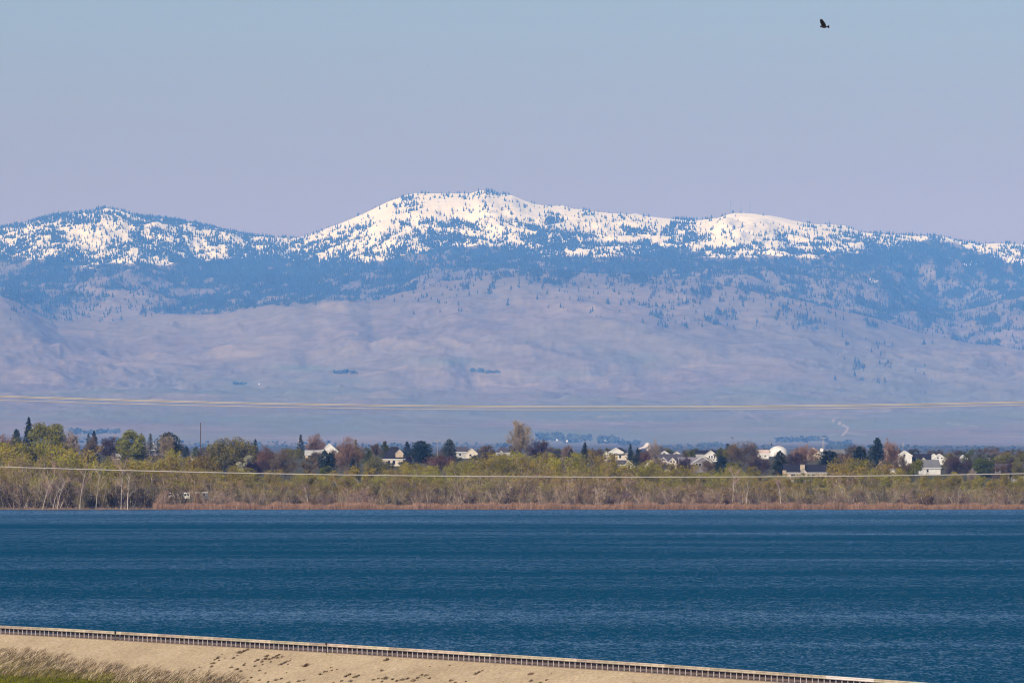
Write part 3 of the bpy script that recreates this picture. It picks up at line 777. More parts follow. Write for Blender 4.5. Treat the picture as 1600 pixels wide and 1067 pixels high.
def leafy(h, w, seed, dens=1.0, leaf=0.55, lobes=26, flat=0.9, low=0.2):
    """rounded, broken crown of many leaf-sized faces over limbs"""
    g = np.random.default_rng(seed); t = TB(seed); c = TB(seed + 1)
    E, D = limbs(t, np.zeros(3), h, w, 6, 1, g, 0.025 * h, 0.8)
    cz = h * (0.5 + low * 0.5); rz = h * (1 - low) * 0.5
    ctr = []
    for i in range(lobes):
        while True:
            p = g.uniform(-1, 1, 3)
            if 0.35 < np.linalg.norm(p) < 1: break
        p = p / np.linalg.norm(p) * g.uniform(.55, .84)
        ctr.append((p[0] * w * .5, p[1] * w * .5, cz + p[2] * rz * flat, g.uniform(.13, .24) * w))
    pts = []
    for x, y, z, r in ctr:
        n = int(110 * dens * (r / leaf / 4.5) ** 1.6) + 12
        q = g.normal(size=(n, 3)); q /= np.linalg.norm(q, axis=1, keepdims=True); q *= (g.random((n, 1)) ** .45) * r
        q[:, 2] *= .78; pts.append(q + np.array([x, y, z]))
    P = np.concatenate(pts); P = P[P[:, 2] > h * .04]
    c.leaves(P, leaf * g.uniform(.7, 1.2, len(P)))
    return t, c

def conifer(h, w, seed, kind='spire', leaf=None):
    g = np.random.default_rng(seed); t = TB(seed); c = TB(seed + 1)
    t.sticks(np.zeros(3), np.array([0, 0, h * .97]), .02 * h + .05, .02)
    nl = int(12 + h * .9); P = []; Dv = []; Ls = []
    for i in range(nl):
        f = (i + .5) / nl
        z = h * (0.05 + .93 * f)
        if kind == 'spire': rad = w * .5 * (1 - f) ** .85 * g.uniform(.75, 1.1)
        elif kind == 'pine': rad = w * .5 * min(1, (1 - f) * 1.7 + .04) ** .8 * g.uniform(.6, 1.15) * (1 if f > .12 else .5)
        else: rad = w * .5 * math.sqrt(max(0, 1 - (2 * f - .9) ** 2 * .92)) * g.uniform(.8, 1.1)
        nb = int(8 + rad * 3)
        for j in range(nb):
            a = g.random() * 6.283; L_ = rad * g.uniform(.7, 1.1) + .15
            base = np.array([0, 0, z]); dv = np.array([math.cos(a), math.sin(a), g.uniform(-.25, .25) if kind != 'spire' else g.uniform(-.35, .1)])
            t.sticks(base, base + dv * L_ * .8, .03, .015) if j % 4 == 0 else None
            for k in range(8):
                P.append(base + dv * L_ * g.uniform(.25, 1.0) + g.normal(0, .12, 3)); 
    P = np.array(P); c.leaves(P, leaf or max(.4, w * .10))
    return t, c

def bare(h, w, seed, n_main=9, tw=900, wtw=0.06):
    """leafless crown: curved limbs reaching to a rounded outline, filled with a haze of twigs"""
    g = np.random.default_rng(seed); t = TB(seed); c = TB(seed + 1); r = .016 * h + .05
    cz, rz, rx = h * .54, h * .46, w * .5
    top = np.array([g.normal(0, .04) * w, g.normal(0, .04) * w, h * .55])
    t.sticks(np.array([[0, 0, -.3], top * .5]), np.array([top * .5, top]), [r, r * .75], [r * .75, r * .4])
    O = []; Dv = []
    for i in range(n_main + 6):
        a = g.random() * 6.283; el = g.uniform(-.35, 1.0); k = g.uniform(.72, 1.0)
        cr = math.sqrt(max(0, 1 - el * el)) if el > 0 else 1.0
        tgt = np.array([math.cos(a) * cr * rx * k, math.sin(a) * cr * rx * k, cz + el * rz * k])
        f = np.clip((tgt[2] / h) * .7 - .12, .1, .95); p = top * f; pts = [p]
        for j in (1, 2, 3):
            u = j / 3; q = p * (1 - u) + tgt * u + np.array([0, 0, .08 * h * math.sin(u * 3.14)]) + g.normal(0, .02, 3) * h; pts.append(q)
        pts = np.array(pts); t.sticks(pts[:-1], pts[1:], [r * .42, r * .28, r * .17], [r * .28, r * .17, r * .07])
        for j in range(6):
            u = g.uniform(.4, 1); q = pts[0] * (1 - u) + pts[-1] * u; d = (pts[-1] - pts[0]); d = d / np.linalg.norm(d) + g.normal(0, .55, 3); d /= np.linalg.norm(d)
            l = g.uniform(.1, .2) * h; t.sticks(q, q + d * l, r * .13, r * .05); O.append(q + d * l * .7); Dv.append(d)
        O += [pts[-1], pts[2]]; Dv += [pts[-1] - pts[-2]] * 2
    O = np.array(O); Dv = np.array(Dv); Dv /= np.linalg.norm(Dv, axis=1, keepdims=True)
    n1 = int(tw * .7); k = g.integers(0, len(O), n1)
    P1 = O[k] + g.normal(0, .045, (n1, 3)) * w; d1 = Dv[k] + g.normal(0, .5, (n1, 3)) + np.array([0, 0, .3])
    n2 = tw - n1; q = g.normal(size=(n2, 3)); q /= np.linalg.norm(q, axis=1, keepdims=True); q *= g.uniform(.35, .97, (n2, 1))
    P2 = q * np.array([rx, rx, rz]) + np.array([0, 0, cz]); d2 = P2 - np.array([0, 0, h * .2]); d2 /= np.linalg.norm(d2, axis=1, keepdims=True); d2 += g.normal(0, .35, (n2, 3))
    P = np.concatenate([P1, P2]); d = np.concatenate([d1, d2]); ok = P[:, 2] > .1
    c.twigs(P[ok], d[ok], g.uniform(.05, .11, ok.sum()) * h, wtw)
    return t, c

def willow(h, w, seed, leafn=1500, tw=900, stems=5, leaf=.30, lo=.33):
    """many-stemmed shore willow: pale stems, brown twigs, olive spring buds towards the top"""
    g = np.random.default_rng(seed); t = TB(seed); c = TB(seed + 1); lf = TB(seed + 2)
    ends = []; dirs = []
    for i in range(stems):
        a = g.random() * 6.283; r0 = g.uniform(0, .12) * w; b = np.array([math.cos(a) * r0, math.sin(a) * r0, -.3])
        sp = g.uniform(.15, .42) * w; m1 = b + np.array([math.cos(a) * sp * .35, math.sin(a) * sp * .35, h * g.uniform(.28, .4)])
        e = b + np.array([math.cos(a) * sp, math.sin(a) * sp, h * g.uniform(.7, .92)])
        t.sticks(np.array([b, m1]), np.array([m1, e]), [.11, .075], [.075, .03])
        for j in range(11):
            f = g.uniform(.1, 1); p = b + (m1 - b) * f * 2 if f < .5 else m1 + (e - m1) * (f - .5) * 2
            d = np.array([math.cos(a) * .5, math.sin(a) * .5, 1.1]) + g.normal(0, .6, 3); d /= np.linalg.norm(d)
            l = h * g.uniform(.12, .3); t.sticks(p, p + d * l, .04, .018); ends.append(p + d * l * g.uniform(.4, 1)); dirs.append(d)
    E = np.array(ends); D = np.array(dirs)
    k = g.integers(0, len(E), tw); P = E[k] + g.normal(0, .06 * w, (tw, 3)); dv = D[k] + g.normal(0, .45, (tw, 3)) + np.array([0, 0, .5])
    P[:, 2] = np.abs(P[:, 2]); c.twigs(P, dv, g.uniform(.7, 1.6, tw) * h * .10, .05)
    k = g.integers(0, len(E), leafn); P = E[k] + g.normal(0, .075 * w, (leafn, 3)) + np.array([0, 0, .05 * h])
    zz = P[:, 2] / h; ok = (g.random(leafn) < np.clip((zz - lo) / .35, 0.02, 1)) & (P[:, 2] > .1) & (P[:, 2] < 1.04 * h)
    lf.leaves(P[ok], leaf)
    return t, c, lf

# ------------------------------------------------------------------ thicket along the far shore
MARKS = [(35, 'the far left dark conifers'), (80, 'the largest round green tree'), (145, 'the second group of dark conifers'), (205, 'the second round green tree'), (262, 'the broad dark evergreen'), (313, 'the bare utility pole'),
         (365, 'the wide olive tree'), (425, 'the dark reddish bare tree'), (470, 'the narrow dark conifer'), (512, 'the bright white roof'), (548, 'the large pinkish bare tree'), (616, 'the big dark hipped roof'), (660, 'the broad blue-green spruce'),
         (702, 'the egg-shaped grey evergreen'), (735, 'the cream gabled house'), (765, 'the rounded brown-green tree'), (814, 'the tallest tan bare tree'), (860, 'the small yellow-green tree'), (914, 'the single pointed conifer'), (962, 'the two-storey cream house'), (1000, 'the two dark conifers'), (1046, 'the long grey roof'),
         (1096, 'the grey-purple house'), (1127, 'the blue-green round evergreen'), (1162, 'the big brown bare tree'), (1216, 'the white dome'), (1253, 'the stone house'), (1296, 'the broad round evergreen'), (1340, 'the rounded dark pine'), (1371, 'the tallest layered pine'), (1428, 'the golden-green bush'), (1456, 'the white garage'),
         (1496, 'the purple-brown brush'), (1535, 'the green row'), (1590, 'the far right white walls')]
def mark(px):
    m = min(MARKS, key=lambda m: abs(m[0] - px)); d = px - m[0]
    return ('below left of ' if d < -7 else 'below right of ' if d > 7 else 'straight below ') + m[1]
TOP = np.array([(-80,700),(0,697),(40,694),(90,696),(118,703),(140,716),(165,720),(200,717),(235,711),(265,714),(300,718),(330,724),(370,733),(400,739),(450,742),(500,741),
    (550,742),(580,736),(620,731),(660,728),(700,726),(735,722),(760,716),(790,711),(815,710),(845,716),(870,727),(900,719),(935,711),(965,720),(985,726),(1010,729),(1050,735),
    (1100,737),(1150,733),(1200,741),(1240,752),(1285,748),(1310,727),(1340,720),(1368,725),(1395,738),(1450,745),(1500,745),(1550,749),(1600,749),(1680,748)], float)
M_TWIG = mat('twig_brown', (0.22, 0.15, 0.085), 0.35, 0.25, objvar=0.35)
M_TWIG2 = mat('twig_grey', (0.27, 0.195, 0.135), 0.3, 0.25, objvar=0.40)
M_BUD = mat('bud_olive', (0.235, 0.20, 0.015), 0.4, 0.2, objvar=0.25)
M_STEM = mat('stem_pale', (0.52, 0.43, 0.33), 0.3, 0.4, objvar=0.35)
def thicket():
    VAR = []
    for k in range(8):
        t, c, lf = willow(13.0, 9.0, 900 + 10 * k, 3600, 1000, 5 + k % 3, .34)
        VAR.append((t.mesh('trunk', M_STEM), c.mesh('twigs', M_TWIG), lf.mesh('crown', M_BUD)))
    VARF = []
    for k in range(8):
        t, c, lf = willow(11.0, 8.0, 1100 + 10 * k, 2300, 1500, 8 + k % 3, .28, .50)
        VARF.append((t.mesh('trunk', M_STEM), c.mesh('twigs', M_TWIG if k % 2 else M_TWIG2), lf.mesh('crown', M_BUD)))
    BARE = []
    for k in range(5):
        t, c, lf = willow(6.5, 7.5, 1300 + 10 * k, 260, 1100, 8, .25)
        BARE.append((t.mesh('trunk', M_STEM), c.mesh('twigs', M_TWIG2), lf.mesh('crown', M_BUD)))
    dk = mat('twig_dark', (.052, .038, .034), .4, .25, objvar=.35)
    DARK = []
    for k in range(5):
        me = BARE[k][1].copy(); me.materials.clear(); me.materials.append(dk); DARK.append((BARE[k][0], me, BARE[k][2]))
    g = np.random.default_rng(404)
    def copy(var, x, D, z, sx, sz, name, label, group, cat):
        root = empty(name, (x, D, z), g.random() * 6.28); tag(root, label, cat, group)
        root.scale = (sx, sx, sz)
        for n, me in zip(('trunk', 'twigs', 'crown'), var): link(n, me, root)
    rows_ = [(3040, 30, .60), (3090, 32, .74), (3170, 33, .86), (3280, 34, .95), (3420, 34, 1.0)]
    for rown, (D0, step, fr) in zip(('front', 'second', 'middle', 'fourth', 'rearmost'), rows_):
        px = -50.0 + g.uniform(0, 20)
        while px < 1650:
            D = D0 + g.uniform(-22, 22); z = ground_z(px, D)
            bot = float(rowz(z, D)); top = np.interp(px, TOP[:, 0], TOP[:, 1]); 
            hpx = (790 - top) * fr * g.uniform(.86, 1.05) if fr < 1 else (bot - top) * g.uniform(.93, 1.06)
            h = max(3.0, hpx / FPX * D)
            sx = h / 13.0 * g.uniform(.9, 1.25) if h > 8 else h / 13 * 1.5
            k = g.integers(0, len(VAR))
            fv = fr < .8; sx *= 13 / 11 if fv else 1
            copy((VARF if fv else VAR)[k], (px - 800) / FPX * D, D, z, sx, h / (11.0 if fv else 13.0), 'willow', f'olive willow in the {rown} thicket row {mark(px)}', 'willows of the far shore thicket', 'tree')
            px += step * g.uniform(.75, 1.25)
    px = -40.0
    while px < 1640:
        D = 3024 + g.uniform(-4, 10); z = ground_z(px, D); h = g.uniform(3.5, 7.5) * (1.25 if px < 240 else 1)
        dark = px < 250 or g.random() < .16
        copy((DARK if dark else BARE)[g.integers(0, 5)], (px - 800) / FPX * D, D, z, h / 6.5 * g.uniform(.85, 1.2), h / 6.5, 'bare_shrub', ('dark tangled shrub at the waterline ' if px < 250 else ('dark brown shrub behind the reeds ' if dark else 'bare grey-brown shrub behind the reeds ')) + mark(px), 'bare shrubs along the waterline', 'shrub')
        px += (16 if px < 240 else 23) * g.uniform(.7, 1.3)
thicket()

def pale_trunks():
    """the white-trunked trees standing out of the thicket, each with its own lean"""
    L_ = [(66, 797, 86, 741, 'bare white-trunked tree leaning right, standing in the water leftmost on the shore'),
          (82, 797, 94, 762, 'broken forked pale trunk just right of the leaning white tree'),
          (89, 797, 101, 752, 'slim pale trunk with a side branch between two leaning white trunks'),
          (124, 796, 132, 745, 'white-trunked bare tree standing alone before the dark left thicket'),
          (150, 793, 156, 744, 'bright white birch-like trunk rising straight above a fallen branch'),
          (189, 797, 192, 738, 'grey bare trunk close beside the thick white one'),
          (199, 797, 202, 748, 'thickest white trunk, forked high, at the left end of the reeds'),
          (481, 783, 476, 762, 'short pale bent trunk right of the brown reed clump near the middle left'),
          (1145, 783, 1147, 745, 'tall slim white trunk in the right half of the thicket'),
          (1166, 785, 1171, 757, 'leaning white trunk behind the reeds next to the tall slim one'),
          (1220, 786, 1216, 756, 'wide bare pale tree with white trunk below the stone house')]
    for i, (px, row, tx, trow, lab) in enumerate(L_):
        D = 3013.0; x, y, z = at(px, row, D); z = max(z, -.3); h = (row - trow) / FPX * D; lean = (tx - px) / FPX * D
        g = np.random.default_rng(70 + i); t = TB(i); c = TB(i + 40)
        r = .11 if px != 199 else .20
        b = np.array([0, 0, -.2]); m1 = np.array([lean * .35, 0, h * .5]); e = np.array([lean, .1, h])
        t.sticks(np.array([b, m1]), np.array([m1, e]), [r, r * .8], [r * .8, r * .5])
        E = []; Dr = []
        for j in range(9):
            f = g.uniform(.35, 1) if j > 1 else 1.0; p = m1 + (e - m1) * (f - .5) * 2 if f > .5 else b + (m1 - b) * f * 2
            d = np.array([g.normal(0, .6), g.normal(0, .5), 1.0]); d /= np.linalg.norm(d); l = h * g.uniform(.25, .5)
            t.sticks(p, p + d * l, r * .45, r * .16); E.append(p + d * l); Dr.append(d)
        E = np.array(E); Dr = np.array(Dr); k = g.integers(0, len(E), 260)
        c.twigs(E[k] - Dr[k] * g.uniform(0, .3, (260, 1)) * h, Dr[k] + g.normal(0, .5, (260, 3)), g.uniform(.1, .28, 260) * h, .045)
        put_tree('bare_tree', lab, 'tree', 'pale bare trees on the far shore', (x, y, z), t, BARKW, c, M_TWIG2, 'twigs')
pale_trunks()

def reeds():
    g = np.random.default_rng(12); n = 52000
    px = g.uniform(-70, 1670, n); D = 3012.5 + g.random(n) ** 1.3 * 16
    keep = (px > 240) | (g.random(n) < .25); px = px[keep]; D = D[keep]; n = len(px)
    x = (px - 800) / FPX * D
    hs = np.where(px > 240, np.clip(2.1 + 1.6 * fbm(px * .05, D * .02, 4, 3), 1.0, 3.3), .8) * g.uniform(.6, 1.15, n)
    P = np.column_stack([x, D, np.full(n, -.05)])
    tip = P + np.column_stack([g.normal(.15, .5, n), g.normal(0, .3, n), hs])
    a = g.random(n) * 6.28; w = g.uniform(.025, .06, n); off = np.column_stack([np.cos(a) * w, np.sin(a) * w, np.zeros(n)])
    V = np.stack([P - off, P + off, tip + off * .5, tip - off * .5], 1).reshape(-1, 3)
    F = np.arange(n * 4).reshape(-1, 4)
    m = mat('reed_tan', (0.29, 0.175, 0.115), 0.3, 0.25)
    tag(link('reeds', mesh_from('reeds', V, F, m)), 'reddish tan dead reeds along the waterline of the far shore', 'reeds', kind='stuff')
    # dark brushy undergrowth between the stems
    n = 16000; px = g.uniform(-70, 1670, n); D = g.uniform(3028, 3330, n); tb = TB(99)
    z = np.interp(D / 1000, [3.012, 3.05, 3.5], [0, .5, 2.0]); P = np.column_stack([(px - 800) / FPX * D, D, z])
    tb.twigs(P, np.column_stack([g.normal(0, .4, n), g.normal(0, .4, n), np.ones(n)]), g.uniform(1.0, 3.6, n), .13)
    tag(link('undergrowth', tb.mesh('undergrowth', mat('undergrowth_brown', (0.06, 0.042, 0.032), .4, .1))), 'dark brown tangled undergrowth beneath the shore thicket', 'undergrowth', kind='stuff')
reeds()

# ------------------------------------------------------------------ trees standing out on the low bluff
F_GREEN = dict(wil=(0.185, 0.172, 0.024), grn=(0.085, 0.098, 0.016), olv=(0.15, 0.132, 0.035), drk=(0.022, 0.032, 0.018), blu=(0.024, 0.042, 0.032), gry=(0.055, 0.065, 0.045),
               pnk=(0.24, 0.15, 0.10), red=(0.135, 0.072, 0.05), brn=(0.14, 0.10, 0.06), pur=(0.075, 0.05, 0.055), tan=(0.26, 0.20, 0.125), yel=(0.16, 0.15, 0.008), blm=(0.42, 0.40, 0.24), dkp=(0.03, 0.014, 0.03), pal=(0.34, 0.27, 0.21))
T = [  # kind, px, top row, width px, base row, colour, name, label
 ('leafy',  75, 651, 62, 722, 'wil', 'leafy_tree', 'largest round yellow-green tree, crowning the left end of the bluff'),
 ('spire',  45, 650, 24, 722, 'drk', 'conifer_tree', 'tall dark conifer half hidden behind the largest round green tree'),
 ('pine',   26, 669, 22, 722, 'blu', 'conifer_tree', 'squat dark conifer at the far left, left of the tall one'),
 ('bare',    9, 678, 26, 720, 'pnk', 'bare_tree', 'pinkish bare tree cut by the left edge of the picture'),
 ('bare',  112, 676, 26, 722, 'pal', 'bare_tree', 'thin pale bare tree in the gap right of the largest green tree'),
 ('shrub', 106, 690, 18, 722, 'dkp', 'shrub', 'dark purple shrub at the foot of the largest green tree'),
 ('pine',  138, 676, 13, 722, 'blu', 'conifer_tree', 'small dark conifer leaning against a taller one, second group from left'),
 ('spire', 147, 672, 18, 722, 'drk', 'conifer_tree', 'pointed dark conifer behind a grey rounded bush, second group from left'),
 ('bare',  143, 684, 24, 724, 'brn', 'shrub', 'rounded grey brown bush in front of two dark conifers'),
 ('bare',  169, 682, 28, 722, 'pur', 'bare_tree', 'purplish bare tree between the dark conifers and a round green tree'),
 ('leafy', 206, 668, 54, 722, 'wil', 'leafy_tree', 'second round yellow-green tree, left of a grey roofed house'),
 ('pine',  235, 676, 13, 720, 'gry', 'conifer_tree', 'small open-branched conifer behind the grey roofed house'),
 ('oval',  264, 674, 40, 720, 'drk', 'conifer_tree', 'broad round-topped dark evergreen right of the grey roofed house'),
 ('bare',  261, 677, 24, 724, 'tan', 'bare_tree', 'tan bare tree standing before the broad dark evergreen'),
 ('oval',  291, 697, 14, 722, 'blu', 'conifer_tree', 'small dark evergreen left of the bare utility pole'),
 ('oval',  306, 697, 14, 722, 'grn', 'leafy_tree', 'small green tree directly left of the bare utility pole'),
 ('shrub', 316, 706, 26, 730, 'pur', 'shrub', 'dull purple bush below the bare utility pole'),
 ('leafy', 362, 684, 78, 736, 'olv', 'leafy_tree', 'wide olive tree right of the bare utility pole'),
 ('leafy', 336, 693, 36, 736, 'olv', 'leafy_tree', 'smaller olive tree joined to the left of the wide one'),
 ('spire', 399, 685, 14, 722, 'drk', 'conifer_tree', 'dark conifer tip behind the right side of the wide olive tree'),
 ('leafy', 386, 706, 30, 738, 'blm', 'flowering_tree', 'pale cream flowering tree against the wide olive tree'),
 ('shrub', 396, 716, 30, 742, 'dkp', 'shrub', 'very dark shrub under the cream flowering tree'),
 ('bare',  418, 700, 40, 740, 'red', 'bare_tree', 'dark reddish bare tree right of the cream flowering tree'),
 ('bare',  446, 704, 40, 742, 'brn', 'bare_tree', 'dull brown bare tree beside the dark reddish one'),
 ('shrub', 461, 701, 36, 716, 'olv', 'shrub', 'low yellowish hedge-like bush above the dull brown tree'),
 ('pine',  470, 678, 13, 712, 'drk', 'conifer_tree', 'narrow dark conifer with a pale pole in front'),
 ('bare',  492, 678, 28, 714, 'pnk', 'bare_tree', 'pink spreading bare tree right of the narrow conifer'),
 ('shrub', 484, 712, 28, 738, 'brn', 'shrub', 'grey green rounded bush below the pink spreading tree'),
 ('oval',  507, 702, 22, 738, 'blu', 'conifer_tree', 'blue-black rounded evergreen in front of the bright white roof'),
 ('oval',  515, 706, 24, 740, 'drk', 'conifer_tree', 'second blue-black evergreen, lower right of the first'),
 ('leafy', 511, 724, 26, 744, 'grn', 'leafy_tree', 'small bright green bush under the blue-black evergreens'),
 ('oval',  535, 702, 16, 724, 'drk', 'conifer_tree', 'small dark evergreen right of the bright white roof'),
 ('bare',  546, 683, 46, 738, 'pnk', 'bare_tree', 'large pinkish bare tree with a pale forked trunk'),
 ('spire', 556, 686, 13, 722, 'grn', 'conifer_tree', 'green conifer tip showing through the large pinkish tree'),
 ('oval',  551, 716, 11, 740, 'blu', 'conifer_tree', 'tiny dark evergreen at the foot of the large pinkish tree'),
 ('oval',  559, 724, 11, 741, 'gry', 'conifer_tree', 'tiny grey evergreen right of the pale forked trunk'),
 ('leafy', 574, 697, 20, 728, 'grn', 'leafy_tree', 'small green tree left of the big dark hipped roof'),
 ('bare',  587, 693, 18, 716, 'brn', 'bare_tree', 'small brown bare tree behind the left end of the dark hipped roof'),
 ('pine',  601, 689, 18, 714, 'grn', 'conifer_tree', 'dark green pine behind the left end of the dark hipped roof'),
 ('bare',  586, 714, 40, 746, 'olv', 'bare_tree', 'yellowish budding tree below the dark hipped roof'),
 ('pine',  636, 689, 16, 718, 'blu', 'conifer_tree', 'narrow pine at the left of the broad blue-green spruce'),
 ('oval',  658, 688, 38, 722, 'blu', 'conifer_tree', 'broad blue-green spruce, widest evergreen of the middle'),
 ('shrub', 637, 712, 18, 726, 'dkp', 'shrub', 'dark plum tree between the cream shed and the broad spruce'),
 ('oval',  702, 685, 23, 724, 'gry', 'conifer_tree', 'grey-green egg-shaped evergreen left of the cream gabled house'),
 ('shrub', 690, 711, 50, 734, 'red', 'shrub', 'long reddish brush below the grey-green egg-shaped evergreen'),
 ('leafy', 762, 690, 26, 722, 'brn', 'leafy_tree', 'rounded brown-green tree right of the cream gabled house'),
 ('bare',  814, 658, 42, 722, 'tan', 'bare_tree', 'tallest tan bare tree, standing high in the middle of the bluff'),
 ('bare',  841, 684, 26, 724, 'pur', 'bare_tree', 'purple round-headed bare tree right of the tallest tan one'),
 ('oval',  847, 704, 13, 724, 'drk', 'conifer_tree', 'small dark evergreen at the foot of the purple round-headed tree'),
 ('leafy', 857, 700, 14, 722, 'olv', 'leafy_tree', 'small yellow-green tree right of the purple round-headed tree'),
 ('bare',  886, 696, 18, 722, 'pnk', 'bare_tree', 'rosy bare tree behind a small dark conifer'),
 ('spire', 892, 701, 14, 724, 'drk', 'conifer_tree', 'small dark conifer in front of the rosy bare tree'),
 ('spire', 914, 690, 16, 722, 'drk', 'conifer_tree', 'single pointed conifer standing alone right of the middle'),
 ('bare',  934, 700, 26, 730, 'brn', 'bare_tree', 'brown bare tree left of the two-storey cream house'),
 ('spire', 985, 693, 15, 728, 'blu', 'conifer_tree', 'taller of two dark conifers right of the two-storey cream house'),
 ('spire', 996, 698, 12, 728, 'drk', 'conifer_tree', 'shorter of two dark conifers right of the two-storey cream house'),
 ('bare', 1021, 691, 22, 724, 'pal', 'bare_tree', 'whitish bare tree beside the round white plume'),
 ('bare', 1009, 706, 24, 728, 'red', 'bare_tree', 'reddish bare tree under the round white plume'),
 ('leafy',1026, 714, 24, 734, 'tan', 'leafy_tree', 'pale greenish tree hiding the left gable of the long grey roof'),
 ('leafy',1081, 703, 24, 716, 'grn', 'leafy_tree', 'low round green tree behind the grey-purple house'),
 ('bare', 1068, 714, 24, 738, 'pur', 'bare_tree', 'purplish bare tree left of the grey-purple house'),
 ('bare', 1106, 718, 20, 738, 'brn', 'bare_tree', 'brown bare tree against the right wall of the grey-purple house'),
 ('oval', 1127, 711, 26, 738, 'blu', 'conifer_tree', 'dark blue-green round evergreen below the white gable with three windows'),
 ('leafy',1126, 697, 16, 720, 'grn', 'leafy_tree', 'small green tree at the right of the white gable with three windows'),
 ('pine', 1137, 692, 12, 712, 'drk', 'conifer_tree', 'small dark pine tops left of the big brown bare tree'),
 ('bare', 1162, 688, 50, 730, 'brn', 'bare_tree', 'big brown bare tree left of the white dome'),
 ('bare', 1144, 694, 26, 728, 'olv', 'bare_tree', 'olive brown tree joined to the left of the big brown one'),
 ('leafy',1144, 719, 22, 740, 'yel', 'leafy_tree', 'small bright yellow-green bush below the big brown bare tree'),
 ('bare', 1186, 712, 40, 742, 'pur', 'bare_tree', 'dark purplish bare tree below the white dome'),
 ('oval', 1219, 703, 24, 742, 'drk', 'conifer_tree', 'dark evergreen in front of the white dome'),
 ('bare', 1257, 694, 40, 734, 'pnk', 'bare_tree', 'pinkish brown bare tree between the dome and the long grey roof'),
 ('bare', 1240, 706, 26, 738, 'pur', 'bare_tree', 'purplish bare tree right of the dark evergreen by the dome'),
 ('oval', 1296, 703, 38, 736, 'drk', 'conifer_tree', 'broad dark round evergreen in front of the long grey roof'),
 ('bare', 1322, 708, 26, 732, 'red', 'bare_tree', 'reddish bare brush right of the broad dark round evergreen'),
 ('pine', 1343, 697, 30, 730, 'drk', 'conifer_tree', 'rounded dark pine left of the tallest dark pine on the right'),
 ('pine', 1371, 683, 28, 730, 'blu', 'conifer_tree', 'tallest layered dark pine of the right half'),
 ('bare', 1393, 688, 28, 732, 'pnk', 'bare_tree', 'pink-brown bare tree right of the tallest layered pine'),
 ('leafy',1428, 711, 34, 738, 'yel', 'leafy_tree', 'rounded golden-green bush below a white gable'),
 ('bare', 1496, 712, 42, 742, 'pur', 'bare_tree', 'purple-brown bare brush right of the white garage'),
 ('bare', 1485, 706, 24, 738, 'olv', 'bare_tree', 'ochre budding tree close to the right of the white garage'),
 ('leafy',1516, 699, 30, 740, 'grn', 'leafy_tree', 'green tree at the left end of the green row on the right'),
 ('leafy',1540, 706, 40, 742, 'grn', 'leafy_tree', 'dense green tree second in the green row on the right'),
 ('leafy',1570, 706, 40, 738, 'olv', 'leafy_tree', 'olive tree in front of white walls on the far right'),
 ('leafy',1598, 706, 36, 738, 'olv', 'leafy_tree', 'olive tree cut by the right edge of the picture'),
 ('bare', 1519, 732, 14, 748, 'pal', 'bare_tree', 'little whitish bare tree before the green row on the right'),
 ('bare', 522, 703, 22, 732, 'brn', 'bare_tree', 'brown bare tree in front of the sunlit white gable left of centre'),
 ('bare', 1408, 711, 24, 742, 'brn', 'bare_tree', 'brown bare tree left of the golden-green bush, hiding a white gable'),
 ('shrub', 496, 705, 18, 730, 'brn', 'shrub', 'brown bush hiding the left foot of the bright white roofed house'),
 ('bare', 1563, 722, 24, 754, 'brn', 'bare_tree', 'brown twiggy tree before the left end of the far right white walls'),
 ('bare', 1594, 720, 26, 754, 'olv', 'bare_tree', 'budding twiggy tree at the right edge before the white walls'),
 ('bare', 1578, 718, 26, 752, 'pur', 'bare_tree', 'dark twiggy tree among white walls on the far right'),
 ('leafy',1535, 744, 11, 752, 'yel', 'shrub', 'tiny bright yellow bush at the edge of the right thicket'),
]
def bluff_trees():
    for i, (kind, px, top, wpx, brow, col, name, lab) in enumerate(T):
        D = min(4450, ground_D(brow + 2)) if brow < 738 else 3640 + (750 - brow) * 12
        x = (px - 800) / FPX * D; z = ground_z(px, D) - .2
        h = float(zrow(top, D)) - z; w = wpx / FPX * D
        sd = 2000 + 7 * i; m = mat('foliage_' + col, F_GREEN[col], .38, .18, objvar=.10)
        cat = 'shrub' if name == 'shrub' else 'tree'
        if kind == 'leafy': t, c = leafy(h, w, sd, 1.9, max(.38, min(.62, w * .035)), 34 if w > 11 else 18, low=.0)
        elif kind == 'shrub': t, c = leafy(h, w, sd, 1.1, .42, 20, low=.0)
        elif kind in ('spire', 'pine', 'oval'): t, c = conifer(h, w * {'spire': 1.75, 'pine': 1.3, 'oval': 1.12}[kind], sd, kind, max(.27, min(.6, w * .065)))
        else: t, c = bare(h, w, sd, 9, int(1700 + 150 * w), .075 if w < 8 else .09)
        bark = {'tan': M_STEM, 'pal': BARKW, 'pnk': BARK}.get(col, BARKD) if kind == 'bare' else BARKD
        put_tree(name, lab, cat, None, (x, D, z), t, bark, c, m)
bluff_trees()

# ------------------------------------------------------------------ houses on the bluff
def hm(name, c, var=.12, rough=.8): return mat('house_' + name, c, var, .35, rough, .25)
HM = dict(white=hm('white', (.64, .62, .58)), cream=hm('cream', (.58, .51, .41)), tan=hm('tan', (.47, .37, .26)), pink=hm('pink', (.6, .47, .40)), grey=hm('grey', (.21, .19, .21)), lgrey=hm('lgrey', (.40, .39, .37)),
          navy=hm('navy', (.022, .022, .032)), slate=hm('slate', (.075, .07, .085)), plum=hm('plum', (.10, .06, .075)), brown=hm('brown', (.09, .062, .05)), tgrey=hm('tgrey', (.17, .17, .175)), stone=hm('stone', (.42, .34, .25), .35), green=hm('green', (.36, .34, .2)), wroof=hm('wroof', (.66, .64, .61)))
GLASS = mat('window_glass', (.02, .022, .028), .1, 1, .12, .5)
TRIM = hm('trim', (.78, .76, .73), .05)

